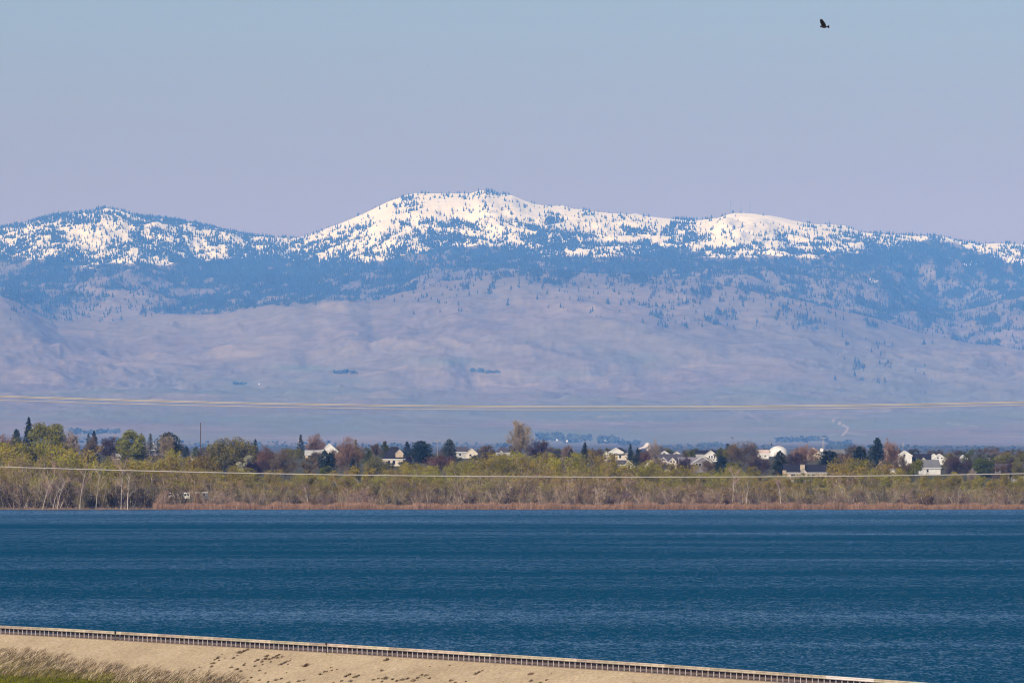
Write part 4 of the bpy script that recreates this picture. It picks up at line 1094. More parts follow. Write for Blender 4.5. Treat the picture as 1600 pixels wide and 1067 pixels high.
def house(name, label, cat, cpx, brow, blocks, windows=(), chimneys=(), rz=0.0, D=None, group='houses on the bluff'):
    """blocks: (type, px0, px1, base row, eave row, ridge row, depth m, y offset m, wall, roof)"""
    D = D or ground_D(brow); s_ = D / FPX; z0 = float(zrow(brow, D))
    root = empty(name, ((cpx - 800) * s_, D, z0), rz); tag(root, label, cat, group)
    X = lambda p: (p - cpx) * s_
    Z = lambda r: (brow - r) * s_
    for (ty, p0, p1, br, er, rr, dep, yo, wm, rm) in blocks:
        x0, x1, zb, ze, zr = X(p0), X(p1), Z(br), Z(er), Z(rr); y0, y1 = yo, yo + dep
        if br >= brow - .5: zb -= 1.5
        a = MB(); ov = .35; th = .22
        if ty == 'front':      # gable wall faces the viewer
            xm = (x0 + x1) / 2
            a.prism_y([(x0, zb), (x1, zb), (x1, ze), (xm, zr), (x0, ze)], y0, y1); a.build('wall', HM[wm], root)
            for sgn, xe in ((-1, x0), (1, x1)):
                r_ = MB(); sl = (zr - ze) / max(.1, (x1 - x0) / 2); xo = xe + sgn * ov; zo = ze - sl * ov
                pr = [(xo, zo + .03), (xm, zr + .03), (xm, zr + .03 + th), (xo, zo + .03 + th)]
                r_.prism_y(pr if sgn < 0 else pr[::-1], y0 - .4, y1 + .4); r_.build('roof', HM[rm], root)
                f_ = MB(); pr = [(xo, zo - .16), (xm, zr - .16), (xm, zr + .028), (xo, zo + .028)]
                f_.prism_y(pr if sgn < 0 else pr[::-1], y0 - .42, y0 - .3); f_.build('bargeboard', TRIM, root)
        elif ty == 'side':     # eave faces the viewer
            ym = (y0 + y1) / 2
            a.prism_x([(y0, zb), (y1, zb), (y1, ze), (ym, zr), (y0, ze)], x0, x1); a.build('wall', HM[wm], root)
            for sgn, ye in ((-1, y0), (1, y1)):
                r_ = MB(); sl = (zr - ze) / (dep / 2); yo_ = ye + sgn * ov; zo = ze - sl * ov
                pr = [(yo_, zo + .03), (ym, zr + .03), (ym, zr + .03 + th), (yo_, zo + .03 + th)]
                r_.prism_x(pr if sgn < 0 else pr[::-1], x0 - .4, x1 + .4); r_.build('roof', HM[rm], root)
            g_ = MB(); g_.box(x0 - .4, x1 + .4, y0 - ov - .12, y0 - ov - .01, ze - .22, ze + .02); g_.build('gutter', TRIM, root)
        else:                  # hipped
            a.box(x0, x1, y0, y1, zb, ze); a.build('wall', HM[wm], root)
            r_ = MB(); w_ = x1 - x0; ins = min(w_ * .35, dep * .5); ym = (y0 + y1) / 2
            r_.poly([(x0-ov, y0-ov, ze+.01), (x1+ov, y0-ov, ze+.01), (x1+ov, y1+ov, ze+.01), (x0-ov, y1+ov, ze+.01), (x0+ins, ym, zr), (x1-ins, ym, zr)],
                    [(0,3,2,1), (0,1,5,4), (1,2,5), (2,3,4,5), (3,0,4)]); r_.build('roof', HM[rm], root)
            g_ = MB(); g_.box(x0 - ov - .05, x1 + ov + .05, y0 - ov - .13, y0 - ov - .01, ze - .2, ze + .03); g_.build('gutter', TRIM, root)
    for (p0, p1, r0, r1, yo) in windows:
        x0, x1, z1, z0_ = X(p0), X(p1), Z(r0), Z(r1); f = .09
        a = MB(); a.box(x0, x1, yo - .07, yo + .02, z0_, z0_ + f); a.box(x0, x1, yo - .07, yo + .02, z1 - f, z1)
        a.box(x0, x0 + f, yo - .07, yo + .02, z0_ + f, z1 - f); a.box(x1 - f, x1, yo - .07, yo + .02, z0_ + f, z1 - f)
        if x1 - x0 > 1.6: a.box((x0 + x1) / 2 - f / 2, (x0 + x1) / 2 + f / 2, yo - .07, yo + .02, z0_ + f, z1 - f)
        w_ = a.build('window', TRIM, root)
        p = MB(); p.box(x0 + f, x1 - f, yo - .03, yo + .01, z0_ + f, z1 - f); p.build('pane', GLASS, w_)
    for (p0, p1, r0, r1, yo, dep, cm) in chimneys:
        a = MB(); a.box(X(p0), X(p1), yo, yo + dep, Z(r1), Z(r0)); c_ = a.build('chimney', HM[cm], root)
        a = MB(); a.box(X(p0) - .12, X(p1) + .12, yo - .12, yo + dep + .12, Z(r0) + .003, Z(r0) + .25); a.build('cap', HM['slate'], c_)
    return root

H = house
H('house', 'grey roofed low house between a round green tree and a broad evergreen', 'house', 241, 712, [('side', 230, 252, 712, 703, 693, 9, 0, 'grey', 'tgrey')], [(234, 238, 705, 709, 0), (243, 247, 705, 709, 0)], [(239, 242, 691, 697, 4, 1.0, 'white')], rz=.2)
H('house', 'house with a bright white sunlit roof slope beside a plum coloured one', 'house', 512, 716, [('front', 501, 528, 716, 705, 693, 10, 0, 'white', 'wroof'), ('side', 488, 503, 716, 703, 696, 7, .8, 'brown', 'plum')], [(508, 512, 707, 711, 0), (517, 521, 707, 711, 0)])
H('shed', 'long low cream building under the pink spreading bare tree', 'shed', 490, 719, [('side', 477, 506, 719, 710, 704, 6, 0, 'tan', 'lgrey')], [(481, 485, 711, 715, 0), (493, 497, 711, 715, 0)], group=None)
H('house', 'broad house under a big dark hipped roof with a small cream dormer', 'house', 616, 728, [('hip', 597, 634, 728, 717, 698, 12, 0, 'cream', 'navy'), ('front', 618, 630, 716, 708, 702, 4, .6, 'tan', 'navy')], [(606, 610, 719, 725, 0), (613, 618, 719, 726, 0)])
H('shed', 'small cream gabled shed below the big dark hipped roof', 'shed', 632, 732, [('front', 625, 640, 732, 727, 721.5, 5, 0, 'cream', 'wroof')], [(630.5, 634, 727, 731, 0)], group=None)
H('house', 'cream gabled house with pale side wing right of the egg-shaped evergreen', 'house', 730, 716, [('side', 713, 730, 716, 706, 699, 8, 1, 'lgrey', 'slate'), ('front', 728, 746, 716, 708, 700, 10, 0, 'cream', 'brown')], [(717, 721, 708, 712, 1), (733, 737, 709, 713, 0)])
H('house', 'dark roofed house with one small pale gable left of the tallest bare tree', 'house', 784, 718, [('hip', 774, 797, 718, 707, 698, 9, 0, 'lgrey', 'slate'), ('front', 778, 788, 718, 709, 704, 3, -1.5, 'lgrey', 'slate')], [(781, 785, 711, 715, -1.5)])
H('house', 'little cream house with a steep gable sunk in the green thicket', 'house', 847, 737, [('front', 836, 857, 737, 731, 719, 7, 0, 'cream', 'cream')], [(844, 849, 729, 734, 0)])
H('house', 'long dark roof alone behind a rosy bare tree and a small conifer', 'house', 872, 718, [('side', 860, 884, 718, 711, 705, 9, 0, 'tan', 'navy')], [(866, 869, 713, 716, 0), (876, 879, 713, 716, 0)])
H('house', 'two-storey cream house with a dark hipped roof and a wide white pediment', 'house', 962, 722, [('hip', 953, 981, 722, 708, 699.5, 11, 0, 'cream', 'navy'), ('front', 951, 974, 709, 706.5, 700, 4, -1.2, 'white', 'wroof'), ('front', 938, 956, 722, 713, 704.5, 7, -1.8, 'white', 'navy')],
  [(958, 962, 711, 716, 0), (967, 971, 711, 716, 0), (944, 948, 714, 718, -1.8)])
H('house', 'low dark roofed house with a tan green gable under the two dark conifers', 'house', 968, 732, [('side', 951, 978, 732, 726, 719.5, 8, 1, 'lgrey', 'slate'), ('front', 974, 991, 732, 728, 719.5, 8, 0, 'green', 'green')], [(981, 985, 727, 731, 0)])
H('house', 'pair of white gables peeping over the long grey roof', 'house', 1047, 718, [('front', 1028, 1048, 718, 710, 704, 9, 0, 'white', 'navy'), ('front', 1049, 1066, 718, 710.5, 705, 9, .6, 'white', 'navy'), ], [(1036, 1040, 707, 710, 0), (1055, 1058, 708, 710.5, .6)])
H('house', 'large house with long grey roof and a cream front gable with windows', 'house', 1040, 736, [('side', 1028, 1066, 736, 723, 710, 11, 2, 'tan', 'slate'), ('front', 1039, 1063, 736, 728, 715.5, 6, 0, 'cream', 'lgrey'), ('front', 1030, 1043, 736, 721, 714, 5, .8, 'pink', 'slate'), ('front', 1008, 1025, 736, 728, 719, 6, 1.0, 'white', 'lgrey')],
  [(1047, 1050, 719.5, 723, 0), (1051.5, 1054.5, 719.5, 723, 0), (1049, 1054, 727, 732, 0), (1034, 1041, 716.5, 719.5, .8), (1014, 1018, 724, 728, 1.0)])
H('house', 'grey-purple house with white-framed front windows', 'house', 1096, 738, [('side', 1062, 1098, 738, 724, 715, 9, 1.5, 'plum', 'grey'), ('front', 1084, 1112, 738, 722, 713.5, 9, 0, 'grey', 'lgrey')], [(1086.5, 1090.5, 723, 729, 0), (1091.5, 1095.5, 723, 729, 0), (1099, 1103, 724, 730, 0)], rz=.1)
H('house', 'white gabled house with three dark windows in a row', 'house', 1108, 721, [('front', 1100, 1121, 721, 711, 703.5, 9, 0, 'white', 'navy'), ('side', 1088, 1124, 721, 710, 704, 9, 4, 'lgrey', 'navy')], [(1107, 1109.7, 711.5, 716, 0), (1111, 1113.7, 711.5, 716, 0), (1115, 1117.7, 711.5, 716, 0)])
H('house', 'small pinkish white house between the big brown bare tree and the dome', 'house', 1191, 717, [('side', 1183, 1201, 717, 709, 703.5, 8, 0, 'white', 'pink')], [(1186, 1189, 711, 714, 0), (1194, 1197, 711, 714, 0)])
H('house', 'tan gabled house with a long dark roof behind the broad round evergreen', 'house', 1288, 719, [('front', 1260, 1282, 719, 709, 699.5, 10, 0, 'tan', 'tan'), ('side', 1278, 1319, 719, 711.5, 703, 10, .8, 'lgrey', 'tgrey')], [(1268, 1272, 707, 711, 0)], [(1282, 1287, 700, 707, 4, 1.6, 'white')])
H('house', 'stone house with dark roof, big chimney and arched porch above the thicket', 'house', 1253, 762, [('side', 1226, 1292, 747, 738, 727, 10, 3, 'stone', 'navy'), ('side', 1252, 1286, 762, 750, 745, 6, -1, 'stone', 'navy'), ('front', 1249, 1262, 747, 739, 733, 4, 1.2, 'stone', 'brown'), ('front', 1227, 1240, 762, 748, 742, 4, -.6, 'stone', 'tan')],
  [(1253.5, 1257.5, 737.5, 743.5, 1.2), (1236, 1243, 740, 744, 3), (1268, 1274, 740, 744, 3), (1258, 1264, 752, 757, -1), (1272, 1278, 752, 757, -1), (1231, 1236.5, 748, 757, -.6)], [(1251, 1258, 726, 741, 4, 1.8, 'stone'), (1223, 1229, 734.5, 747, 2.2, 1.4, 'stone')], D=3700)
H('house', 'dark brown house with white trimmed low gables under the tallest pine', 'house', 1382, 742, [('front', 1368, 1384, 742, 731, 721.5, 7, 0, 'brown', 'navy'), ('side', 1380, 1400, 742, 733, 727, 8, 1, 'white', 'brown')], [(1373, 1378, 731, 736, 0), (1386, 1391, 735, 739, 1)], rz=-.12)
H('house', 'white gabled house with a long dark roof above the golden-green bush', 'house', 1425, 728, [('front', 1403, 1425, 728, 711.5, 704.5, 9, 0, 'white', 'wroof'), ('side', 1420, 1455, 728, 722, 710, 10, 3, 'tan', 'navy'), ('front', 1437, 1449, 728, 721, 714.5, 4, 1, 'tan', 'navy')], [(1411, 1415, 709, 713, 0), (1441, 1444, 719, 723, 1)])
H('garage', 'white garage under a plain grey roof, bright in the sun on the right', 'garage', 1456, 741, [('side', 1443, 1470, 741, 731, 719, 9, 0, 'white', 'tgrey')], [(1447, 1451, 733, 738, 0)], rz=.22, group=None)
H('house', 'white house with two overlapping white gables behind the white garage', 'house', 1466, 726, [('front', 1452, 1467, 726, 716, 709.5, 8, .8, 'white', 'wroof'), ('front', 1457, 1479, 726, 717, 709.5, 8, 0, 'white', 'wroof')], [(1464, 1467, 714, 717, 0), (1470, 1473, 714, 717, 0)])
H('house', 'white walled house seen in pieces through the dark twiggy tree on the far right', 'house', 1580, 752, [('side', 1557, 1612, 752, 737, 725, 10, 2, 'lgrey', 'slate'), ('front', 1560, 1577, 752, 738, 731, 5, 0, 'white', 'lgrey')], [(1564, 1568, 741, 746, 0), (1583, 1588, 733, 738, 2), (1594, 1599, 733, 738, 2)], D=3690)
H('house', 'long low dark roof behind the green row on the far right', 'house', 1562, 719, [('side', 1546, 1580, 719, 713, 707, 8, 0, 'tan', 'brown')], [(1553, 1557, 714.5, 717.5, 0)])
H('house', 'small cream house glimpsed between the tallest pine and the pink-brown tree', 'house', 1385, 716, [('front', 1379, 1391, 716, 709, 703.5, 7, 0, 'cream', 'cream')], [(1383, 1386, 709, 712, 0)])
H('house', 'tiny white house low between the two round yellow-green trees', 'house', 183, 718, [('side', 175, 190, 718, 713, 708, 6, 0, 'white', 'lgrey')], [(179, 182, 714, 717, 0)])
H('house', 'tiny white house right of the broad dark evergreen near the left', 'house', 275, 716, [('front', 269, 281, 716, 711, 707, 6, 0, 'cream', 'tan')], [(273.5, 276.5, 711, 714, 0)])
H('house', 'tiny white gable just left of the bare utility pole', 'house', 300, 719, [('front', 296, 305, 719, 713, 709, 5, 0, 'white', 'lgrey')], [(299, 301.5, 713, 716, 0)])
H('house', 'tiny white gable showing at the right end of the white garage brush', 'house', 1504, 722, [('front', 1499, 1511, 722, 716, 711, 6, 0, 'white', 'white')], [(1503, 1506, 716, 719, 0)])

def dome():
    D = ground_D(713); s_ = D / FPX; x, y, z = at(1216, 713, D)
    root = empty('storage_dome', (x, D, z)); tag(root, 'big white rounded dome standing among the trees right of the middle', 'dome')
    def lathe(prof, k=28):
        V = []; F = []
        for r, zz in prof: V += [(r * math.cos(6.28319 * i / k), r * math.sin(6.28319 * i / k), zz) for i in range(k)]
        for j in range(len(prof) - 1): F += [(j * k + i, j * k + (i + 1) % k, (j + 1) * k + (i + 1) % k, (j + 1) * k + i) for i in range(k)]
        F.append(tuple(range((len(prof) - 1) * k, len(prof) * k))); return V, F
    R_ = 15.5 * s_; hh = 16.5 * s_
    V, F = lathe([(R_, -1.5), (R_, 0.25 * hh)] + [(R_ * math.cos(a), hh * .25 + hh * .75 * math.sin(a)) for a in np.linspace(.08, 1.5, 12)])
    link('shell', mesh_from('shell', V, F, HM['white'], True), root)
    V, F = lathe([(R_ + .12, .22 * hh), (R_ + .12, .27 * hh)]); link('rim', mesh_from('rim', V, F, TRIM, True), root)
    x, y, z = at(1235, 719, D - 40); r2 = empty('storage_dome', (x, D - 40, z)); tag(r2, 'small white dome just right of the big one', 'dome')
    R2 = 5 * s_; V, F = lathe([(R2, -1.5), (R2, .3)] + [(R2 * math.cos(a), .3 + R2 * 1.3 * math.sin(a)) for a in np.linspace(.08, 1.5, 8)])
    link('shell', mesh_from('shell', V, F, HM['white'], True), r2)
    V, F = lathe([(R2 + .08, .2), (R2 + .08, .4)]); link('rim', mesh_from('rim', V, F, TRIM, True), r2)
dome()

def plume():
    D = 5600.0; s_ = D / FPX; x, y, z = at(1006, 698, D); g = np.random.default_rng(8); V = []; F = []
    import bmesh
    b = bmesh.new()
    for px, row, r in [(1011.5, 696, 4.6), (1008, 698, 3.2), (1014, 699, 3.4), (1004, 699.5, 2.2), (1001, 700.5, 1.7), (997.5, 700.8, 1.3), (1012, 702.5, 2.6), (1012, 705.5, 2.0)]:
        from mathutils import Matrix
        p = at(px, row, D); bmesh.ops.create_icosphere(b, subdivisions=3, radius=r * s_, matrix=Matrix.Translation((p[0] - x, g.normal(0, 1) * s_, p[2] - z)))
    me = bpy.data.meshes.new('steam_plume'); b.to_mesh(me); b.free(); me.materials.append(mat('steam_white', (.58, .52, .49), .05, .1, 1.0, 0))
    P = np.array([v.co[:] for v in me.vertices]); d = .55 * s_ * fbm(P[:, 0] * .35 + P[:, 1] * .2, P[:, 2] * .35, 4, 2)
    for v, k in zip(me.vertices, d): v.co += v.normal * float(k) * 2
    me.polygons.foreach_set('use_smooth', [True] * len(me.polygons))
    tag(link('steam_plume', me, None, (x, D, z)), 'small round white puff of steam trailing left behind a whitish bare tree', 'steam', kind='stuff')
plume()

# ------------------------------------------------------------------ poles and masts
def pole(name, px, top, base, D, label, r=.16, arm=None, m=None, cat='pole', dz=0):
    x, y, z = at(px, base, D); z -= dz; h = float(zrow(top, D)) - z
    root = empty(name, (x, D, z)); tag(root, label, cat)
    m = m or mat('pole_wood', (.085, .06, .05), .3, .6)
    a = MB(); a.bar((0, 0, -1), (0, 0, h), r, r * .75, 8); a.build('shaft', m, root)
    if arm:
        for k, (dz_, L_) in enumerate(arm):
            a = MB(); a.box(-L_ / 2, L_ / 2, -r - .13, -r * .7, h - dz_ - .1, h - dz_ + .1); c_ = a.build('crossarm', m, root)
            for xx in (-L_ * .42, L_ * .42):
                a = MB(); a.bar((xx, -r - .06, h - dz_ + .1), (xx, -r - .06, h - dz_ + .38), .07, .05, 6); a.build('insulator', TRIM, c_)
    return root
pole('utility_pole', 313.3, 660, 712, ground_D(716), 'tall dark bare utility pole rising alone left of the wide olive tree', .27, [(2.2, .75), (4.2, .7)])
pole('utility_pole', 683.5, 686, 712, ground_D(716), 'thin grey utility pole with crossarm left of the egg-shaped evergreen', .16, [(.8, 2.8)], mat('pole_grey', (.28, .26, .26), .2))
pole('utility_pole', 466.0, 684, 702, ground_D(713), 'pale short pole in front of the narrow dark conifer', .17, None, mat('pole_pale', (.5, .46, .42), .2))
pole('antenna_mast', 1411.0, 690, 711, ground_D(718), 'thin grey antenna mast above a white gable on the right', .15, [(1.2, .9), (2.2, .7)], mat('pole_grey', (.28, .26, .26), .2), 'mast')
pole('light_tower', 1286.0, 684, 705, 5000, 'pale thin tower with a small platform above the long dark roof', .22, [(.2, 2.4)], mat('pole_pale', (.5, .46, .42), .2), 'tower')
def radio_mast(px, top, w, lab):
    D = 51950.0; base = float(np.interp(px, SKY[:, 0], SKY[:, 1])) + 1; x, y, z = at(px, base, D); h = float(zrow(top, D)) - z
    z = ground_z(px, D) - 3; h = float(zrow(top, D)) - z
    root = empty('radio_mast', (x, D, z)); tag(root, lab, 'radio mast', 'radio masts on the snowy ridge')
    m = mat('mast_steel', (.24, .22, .23), .1)
    for sx, sy in ((-1, -1), (1, -1), (0, 1)):
        a = MB(); a.bar((sx * w, sy * w, -2), (sx * w * .55, sy * w * .55, h), .8, .5, 4); a.build('leg', m, root)
    b_ = MB()
    for k in range(int(h / 8)):
        z0 = k * 8.0; f0 = 1 - .45 * z0 / h; f1 = 1 - .45 * (z0 + 8) / h
        b_.bar((-w * f0, -w * f0, z0), (w * f1, -w * f1, z0 + 8), .35, .35, 3); b_.bar((w * f0, -w * f0, z0), (0, w * f1, z0 + 8), .35, .35, 3); b_.bar((0, w * f0, z0), (-w * f1, -w * f1, z0 + 8), .35, .35, 3)
    b_.build('bracing', m, root)
    a = MB(); a.bar((-3.5, 0, h * .9), (-3.5, 0, h * 1.0), 2.4, 2.4, 8); a.build('antenna', m, root)
radio_mast(1141.5, 311, 2.6, 'tallest radio mast, leftmost of three on the snowy right ridge')
radio_mast(1158.5, 318, 1.3, 'faint middle radio mast of three on the snowy right ridge')
radio_mast(1173.0, 317, 1.4, 'right radio mast of three on the snowy right ridge')

# ------------------------------------------------------------------ white trailers under the trees at the left end of the reeds
def trailer(px0, px1, top, base, lab):
    D = 3060.0; s_ = D / FPX; x, y, z = at((px0 + px1) / 2, base, D); L_ = (px1 - px0) * s_; h = (base - top) * s_
    root = empty('trailer', (x, D, z)); tag(root, lab, 'trailer', 'white trailers parked under the shore trees')
    a = MB(); a.prism_x([(0, .45), (2.3, .45), (2.3, h - .15), (2.0, h), (.3, h), (0, h - .15)], -L_ / 2, L_ / 2); a.build('body', HM['white'], root)
    for k in (-.25, .2):
        a = MB(); a.box(L_ * k - .35, L_ * k + .35, -.03, .01, h * .55, h * .82); a.build('window', GLASS, root)
    for k in (-.12, .12):
        a = MB(); a.bar((L_ * k, -.02, .33), (L_ * k, .22, .33), .33, .33, 10); a.build('wheel', mat('tyre_black', (.02, .02, .02), .1), root)
    a = MB(); a.bar((L_ / 2, 1.1, .5), (L_ / 2 + .9, 1.1, .45), .06, .05, 5); a.build('hitch', mat('tyre_black', (.02, .02, .02), .1), root)
trailer(287, 297, 769, 781, 'white trailer, longer one in the middle under the shore trees')
trailer(304, 325, 768, 781, 'white trailer, rightmost of those parked under the shore trees')
trailer(264, 270, 769, 780, 'short white trailer, leftmost under the shore trees')

# ------------------------------------------------------------------ low trees that fill the bluff between the houses, and woods far out in the valley
def bluff_fill():
    kinds = []
    for k in range(4):
        t, c = bare(8, 8, 5000 + k * 9, 8, 2200, .085); kinds.append((t.mesh('trunk', BARKD), c.mesh('crown', mat('fill_brown', (.13, .10, .06), .35, .2, objvar=.25)), 'bare'))
    for k in range(3):
        t, c = leafy(7, 8, 5200 + k * 9, .8, .5, 16, low=0); kinds.append((t.mesh('trunk', BARKD), c.mesh('crown', mat('fill_green', (.085, .085, .028), .35, .2, objvar=.25)), 'leaf'))
    g = np.random.default_rng(66)
    for row0, hm_, n in ((713, 1.1, 84), (722, 1.0, 66), (734, .9, 56)):
        for i in range(n):
            px = -40 + 1680 * (i + g.random()) / n; D = ground_D(row0) + g.uniform(-40, 40); z = ground_z(px, D) - .2
            tr, cr, kd = kinds[g.integers(0, 7)]; sc = g.uniform(.45, .85) * hm_
            root = empty('low_tree', ((px - 800) / FPX * D, D, z), g.random() * 6.28); root.scale = (sc * 1.1, sc * 1.1, sc * .9)
            tag(root, ('low brown bare tree ' if kd == 'bare' else 'low dull green tree ') + {713: 'far back, ', 722: 'midway back, ', 734: 'at the bluff edge, '}[row0] + mark(px).replace('below ', '').replace('straight', 'level with'), 'tree', 'low brown trees on the bluff' if kd == 'bare' else 'low green trees on the bluff')
            link('trunk', tr, root); link('crown', cr, root)
bluff_fill()

def far_woods():
    g = np.random.default_rng(31); tb = TB(17); P = []; S = []
    vD = np.linspace(13000, 33000, 300); vR = np.minimum.accumulate(rowz(terrain_height(np.full(300, 900.0), vD / 1000), vD))
    vD2 = np.linspace(30000, 42000, 400)
    def far_D(px, rb):
        r_ = np.minimum.accumulate(rowz(terrain_height(np.full(400, float(px)), vD2 / 1000), vD2)); return float(np.interp(-rb, -r_, vD2))
    def clump(px0, px1, row_t, row_b, D, n):
        for i in range(int(n * 2.6)):
            px = g.uniform(px0, px1); rb = g.uniform(row_t + 2, row_b); d = far_D(px, rb) if D > 33000 else float(np.interp(-rb, -vR, vD)); x, y, z = at(px, rb, d); z = ground_z(px, d) - 1; hpx = g.uniform(1.8, 4.2); h = hpx / FPX * d; w = h * g.uniform(.7, 1.5)
            q = g.normal(size=(16, 3)); q /= np.linalg.norm(q, axis=1, keepdims=True)
            P.append(q * np.array([w * .4, w * .4, h * .42]) + np.array([x, d, z + h * .5])); S.append(np.full(16, w * .75))
    for a in [(838, 880, 677, 688, 19000, 60), (880, 906, 683, 692, 18500, 40), (888, 912, 679, 690, 19000, 30), (912, 924, 680, 689, 18500, 16), (935, 966, 682, 693, 18500, 46), (966, 1000, 688, 697, 18000, 26), (108, 186, 672, 681, 19000, 50), (60, 200, 684, 693, 17000, 60),
              (1090, 1130, 692, 699, 17500, 22), (1210, 1262, 684, 692, 18500, 34), (1292, 1330, 690, 702, 17000, 60), (1262, 1292, 684, 690, 18500, 20), (1330, 1420, 696, 702, 17000, 40), (1400, 1600, 697, 704, 17000, 50), (200, 620, 690, 700, 16500, 80),
              (620, 840, 692, 700, 16000, 40), (0, 60, 690, 699, 16500, 30), (736, 756, 577, 582, 38500, 16), (757, 780, 580, 583, 38500, 8), (522, 558, 579, 584, 38500, 14), (366, 385, 597, 602, 37500, 14), (1000, 1210, 694, 702, 16500, 40)]: clump(*a)
    tb.leaves(np.concatenate(P), np.concatenate(S))
    tag(link('valley_woods', tb.mesh('valley_woods', mat('valley_tree', (.085, .10, .07), .3, .02))), 'hazy blue tree clumps scattered far out on the valley floor', 'woods', kind='stuff')
    for px, row, w, lab in [(870, 688, 2.6, 'tiny white farmhouse lost in haze among the blue woods, left of the pair'), (886, 690, 3, 'tiny white farmhouse lost in haze, middle of the three in blue woods'), (945, 689, 2.2, 'tiny white farmhouse lost in haze, right of the three in blue woods'), (405, 601, 2.4, 'tiny white farmhouse on the tan foothill slope at the left')]:
        D = 28000.0 if row > 650 else far_D(px, row)
        house('farmhouse', lab, 'farmhouse', px, row, [('front', px - w / 2, px + w / 2, row, row - w * .6, row - w * 1.0, 12, 0, 'white', 'wroof')], D=D, group='farmhouses far out in the haze')
far_woods()

# ------------------------------------------------------------------ cables crossing in front
def cable(x0, row0, curv, D, r, label, group, m):
    xs = np.linspace(x0 - 3400, x0 + 3400, 140); V = []; k = 6
    for px in xs:
        x, y, z = at(px, row0 - curv * (px - x0) ** 2, D)
        for i in range(k): a = 6.28319 * i / k; V.append((x, D + r * math.cos(a), z + r * math.sin(a)))
    F = [(j * k + i, j * k + (i + 1) % k, (j + 1) * k + (i + 1) % k, (j + 1) * k + i) for j in range(len(xs) - 1) for i in range(k)]
    o = link('power_cable', mesh_from('power_cable', V, F, m, True)); tag(o, label, 'cable', group)
m_cab = mat('cable_aluminium', (.40, .37, .33), .06, .2, .55, .4)
cable(960, 634.9, 1.8e-5, 178, .0095, 'upper of the two close pale cables sagging across the foot of the mountains', 'power cables overhead', m_cab)
cable(955, 636.7, 1.85e-5, 178.6, .0095, 'second pale cable, hugging the underside of the upper one', 'power cables overhead', m_cab)
cable(930, 640.2, 1.75e-5, 180, .008, 'faint third cable just below the close pair before the mountains', 'power cables overhead', m_cab)
cable(1010, 745.2, 1.57e-5, 150, .0098, 'lowest single pale cable crossing in front of the green thicket', 'power cables overhead', m_cab)

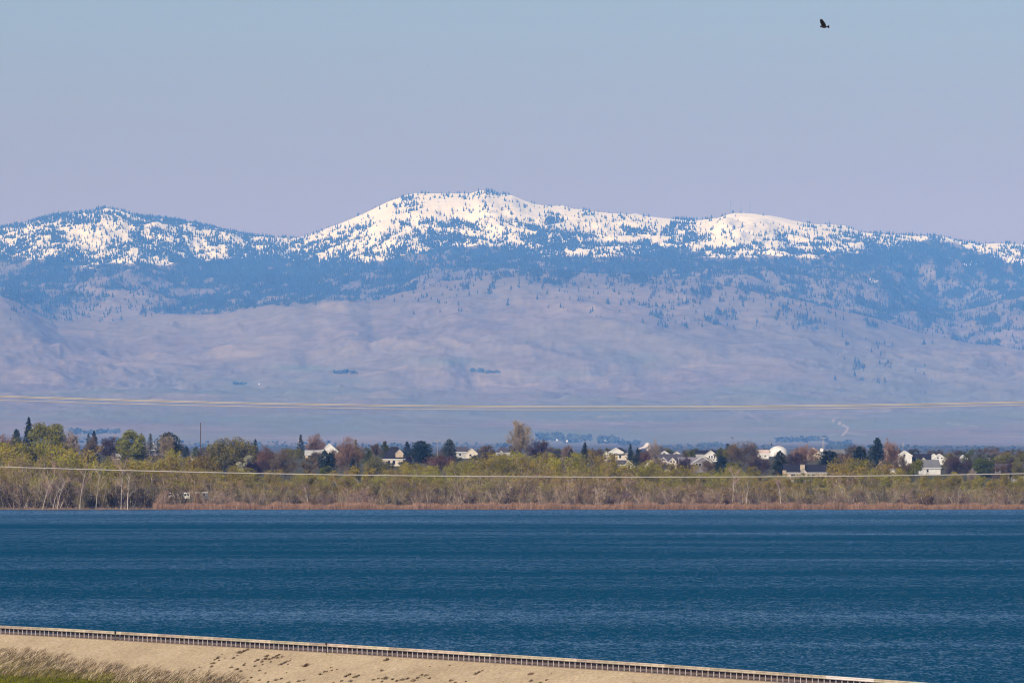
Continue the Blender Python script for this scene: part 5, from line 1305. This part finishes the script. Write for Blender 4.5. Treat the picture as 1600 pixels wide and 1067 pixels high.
# ------------------------------------------------------------------ birds
def bird():
    import bmesh
    D = 560.0; s_ = D / FPX; x, y, z = at(1288.5, 42.5, D)
    b = bmesh.new(); k = 10
    st = [(-.325, .010, .010, -.012), (-.30, .03, .028, -.006), (-.25, .05, .046, .0), (-.18, .05, .05, .0), (-.10, .075, .078, -.006), (0, .085, .085, -.012), (.10, .065, .062, -.006), (.17, .04, .034, .0), (.20, .06, .026, .01), (.25, .12, .022, .01), (.31, .165, .018, .012), (.34, .14, .012, .012)]
    rings = []
    for xx, ry, rz, zo in st:
        tw_ = -.75 * max(0, min(1, (xx - .15) / .08)); ct, sn = math.cos(tw_), math.sin(tw_)      # tail twisted to steer
        rings.append([b.verts.new((xx, ry * math.cos(6.28319 * i / k) * ct - rz * math.sin(6.28319 * i / k) * sn, zo + ry * math.cos(6.28319 * i / k) * sn + rz * math.sin(6.28319 * i / k) * ct)) for i in range(k)])
    for j in range(len(rings) - 1):
        for i in range(k): b.faces.new((rings[j][i], rings[j][(i + 1) % k], rings[j + 1][(i + 1) % k], rings[j + 1][i]))
    b.faces.new(rings[0][::-1]); b.faces.new(rings[-1])
    def wing(side):
        # stations along the span: (offset along span, leading x, trailing x, height)
        S = [(0.03, -.15, .14, .03), (.14, -.19, .15, .12), (.28, -.23, .12, .25), (.40, -.25, .06, .36), (.50, -.23, .0, .45), (.57, -.19, -.05, .51)]
        prev = None
        for d, xl, xt, zz in S:
            sh = -.10 * d / .57 - .02
            yv = side * d * .62; zz2 = zz * (1.0 if side < 0 else .18); th = .014 * (1 - d)
            vs = [b.verts.new((xl + sh, yv, zz2)), b.verts.new(((xl + xt) / 2 + sh, yv, zz2 + th + .012)), b.verts.new((xt + sh, yv, zz2 - .004)), b.verts.new(((xl + xt) / 2 + sh, yv, zz2 - th))]
            if prev:
                for i in range(4): b.faces.new((prev[i], prev[(i + 1) % 4], vs[(i + 1) % 4], vs[i]))
            else: b.faces.new(vs[::-1])
            prev = vs
        b.faces.new(prev)
        # spread flight feathers at the tip
        for q in range(4):
            bx = prev[0].co.x * (1 - q / 3) + prev[2].co.x * q / 3; p0 = Vector((bx, prev[0].co.y, prev[0].co.z - .02)); tip = p0 + Vector((-.05 + .04 * q, side * .05, (.10 - .02 * q) * (1 if side < 0 else .2)))
            o1 = b.verts.new(p0 + Vector((-.018, 0, 0))); o2 = b.verts.new(p0 + Vector((.018, 0, 0))); o3 = b.verts.new(p0 + Vector((0, .008, .01))); o4 = b.verts.new(tip)
            b.faces.new((o1, o2, o4)); b.faces.new((o2, o3, o4)); b.faces.new((o3, o1, o4)); b.faces.new((o1, o3, o2))
    wing(-1); wing(1)
    bmesh.ops.recalc_face_normals(b, faces=b.faces)
    me = bpy.data.meshes.new('bird'); b.to_mesh(me); b.free()
    me.materials.append(mat('bird_dark', (.018, .012, .011), .4, 6))
    o = link('bird', me); o.location = (x, D, z); o.scale = (.93, .93, .93)
    tag(o, 'dark soaring bird with raised broad wing high in the sky at upper right', 'bird')
    for px, row, d2, lab in [(1205.5, 695, 2600, 'tiny dark distant bird above the big white dome'), (1144.5, 685, 2600, 'tiny dark distant bird above the big brown bare tree')]:
        c = o.copy(); COL.objects.link(c); c.location = at(px, row, d2); c.rotation_euler = (0, 0, random.uniform(-1, 1)); c['label'] = lab
bird()

# where several things still read alike, say which one by its order
from collections import defaultdict
_same = defaultdict(list)
for o in COL.objects:
    if o.parent is None and o.get('label') and o.get('category'): _same[o['label']].append(o)
for lab, os_ in _same.items():
    if len(os_) < 2: continue
    os_.sort(key=lambda o: o.location.x / o.location.y)
    n = len(os_); mid = ['second', 'third', 'fourth', 'fifth', 'sixth', 'seventh', 'eighth', 'ninth', 'tenth', 'eleventh', 'twelfth', 'thirteenth', 'fourteenth']
    for i, o in enumerate(os_):
        o['label'] = ('leftmost ' if i == 0 else 'rightmost ' if i == n - 1 else 'middle ' if n == 3 else mid[min(i - 1, 12)] + '-from-left ') + lab
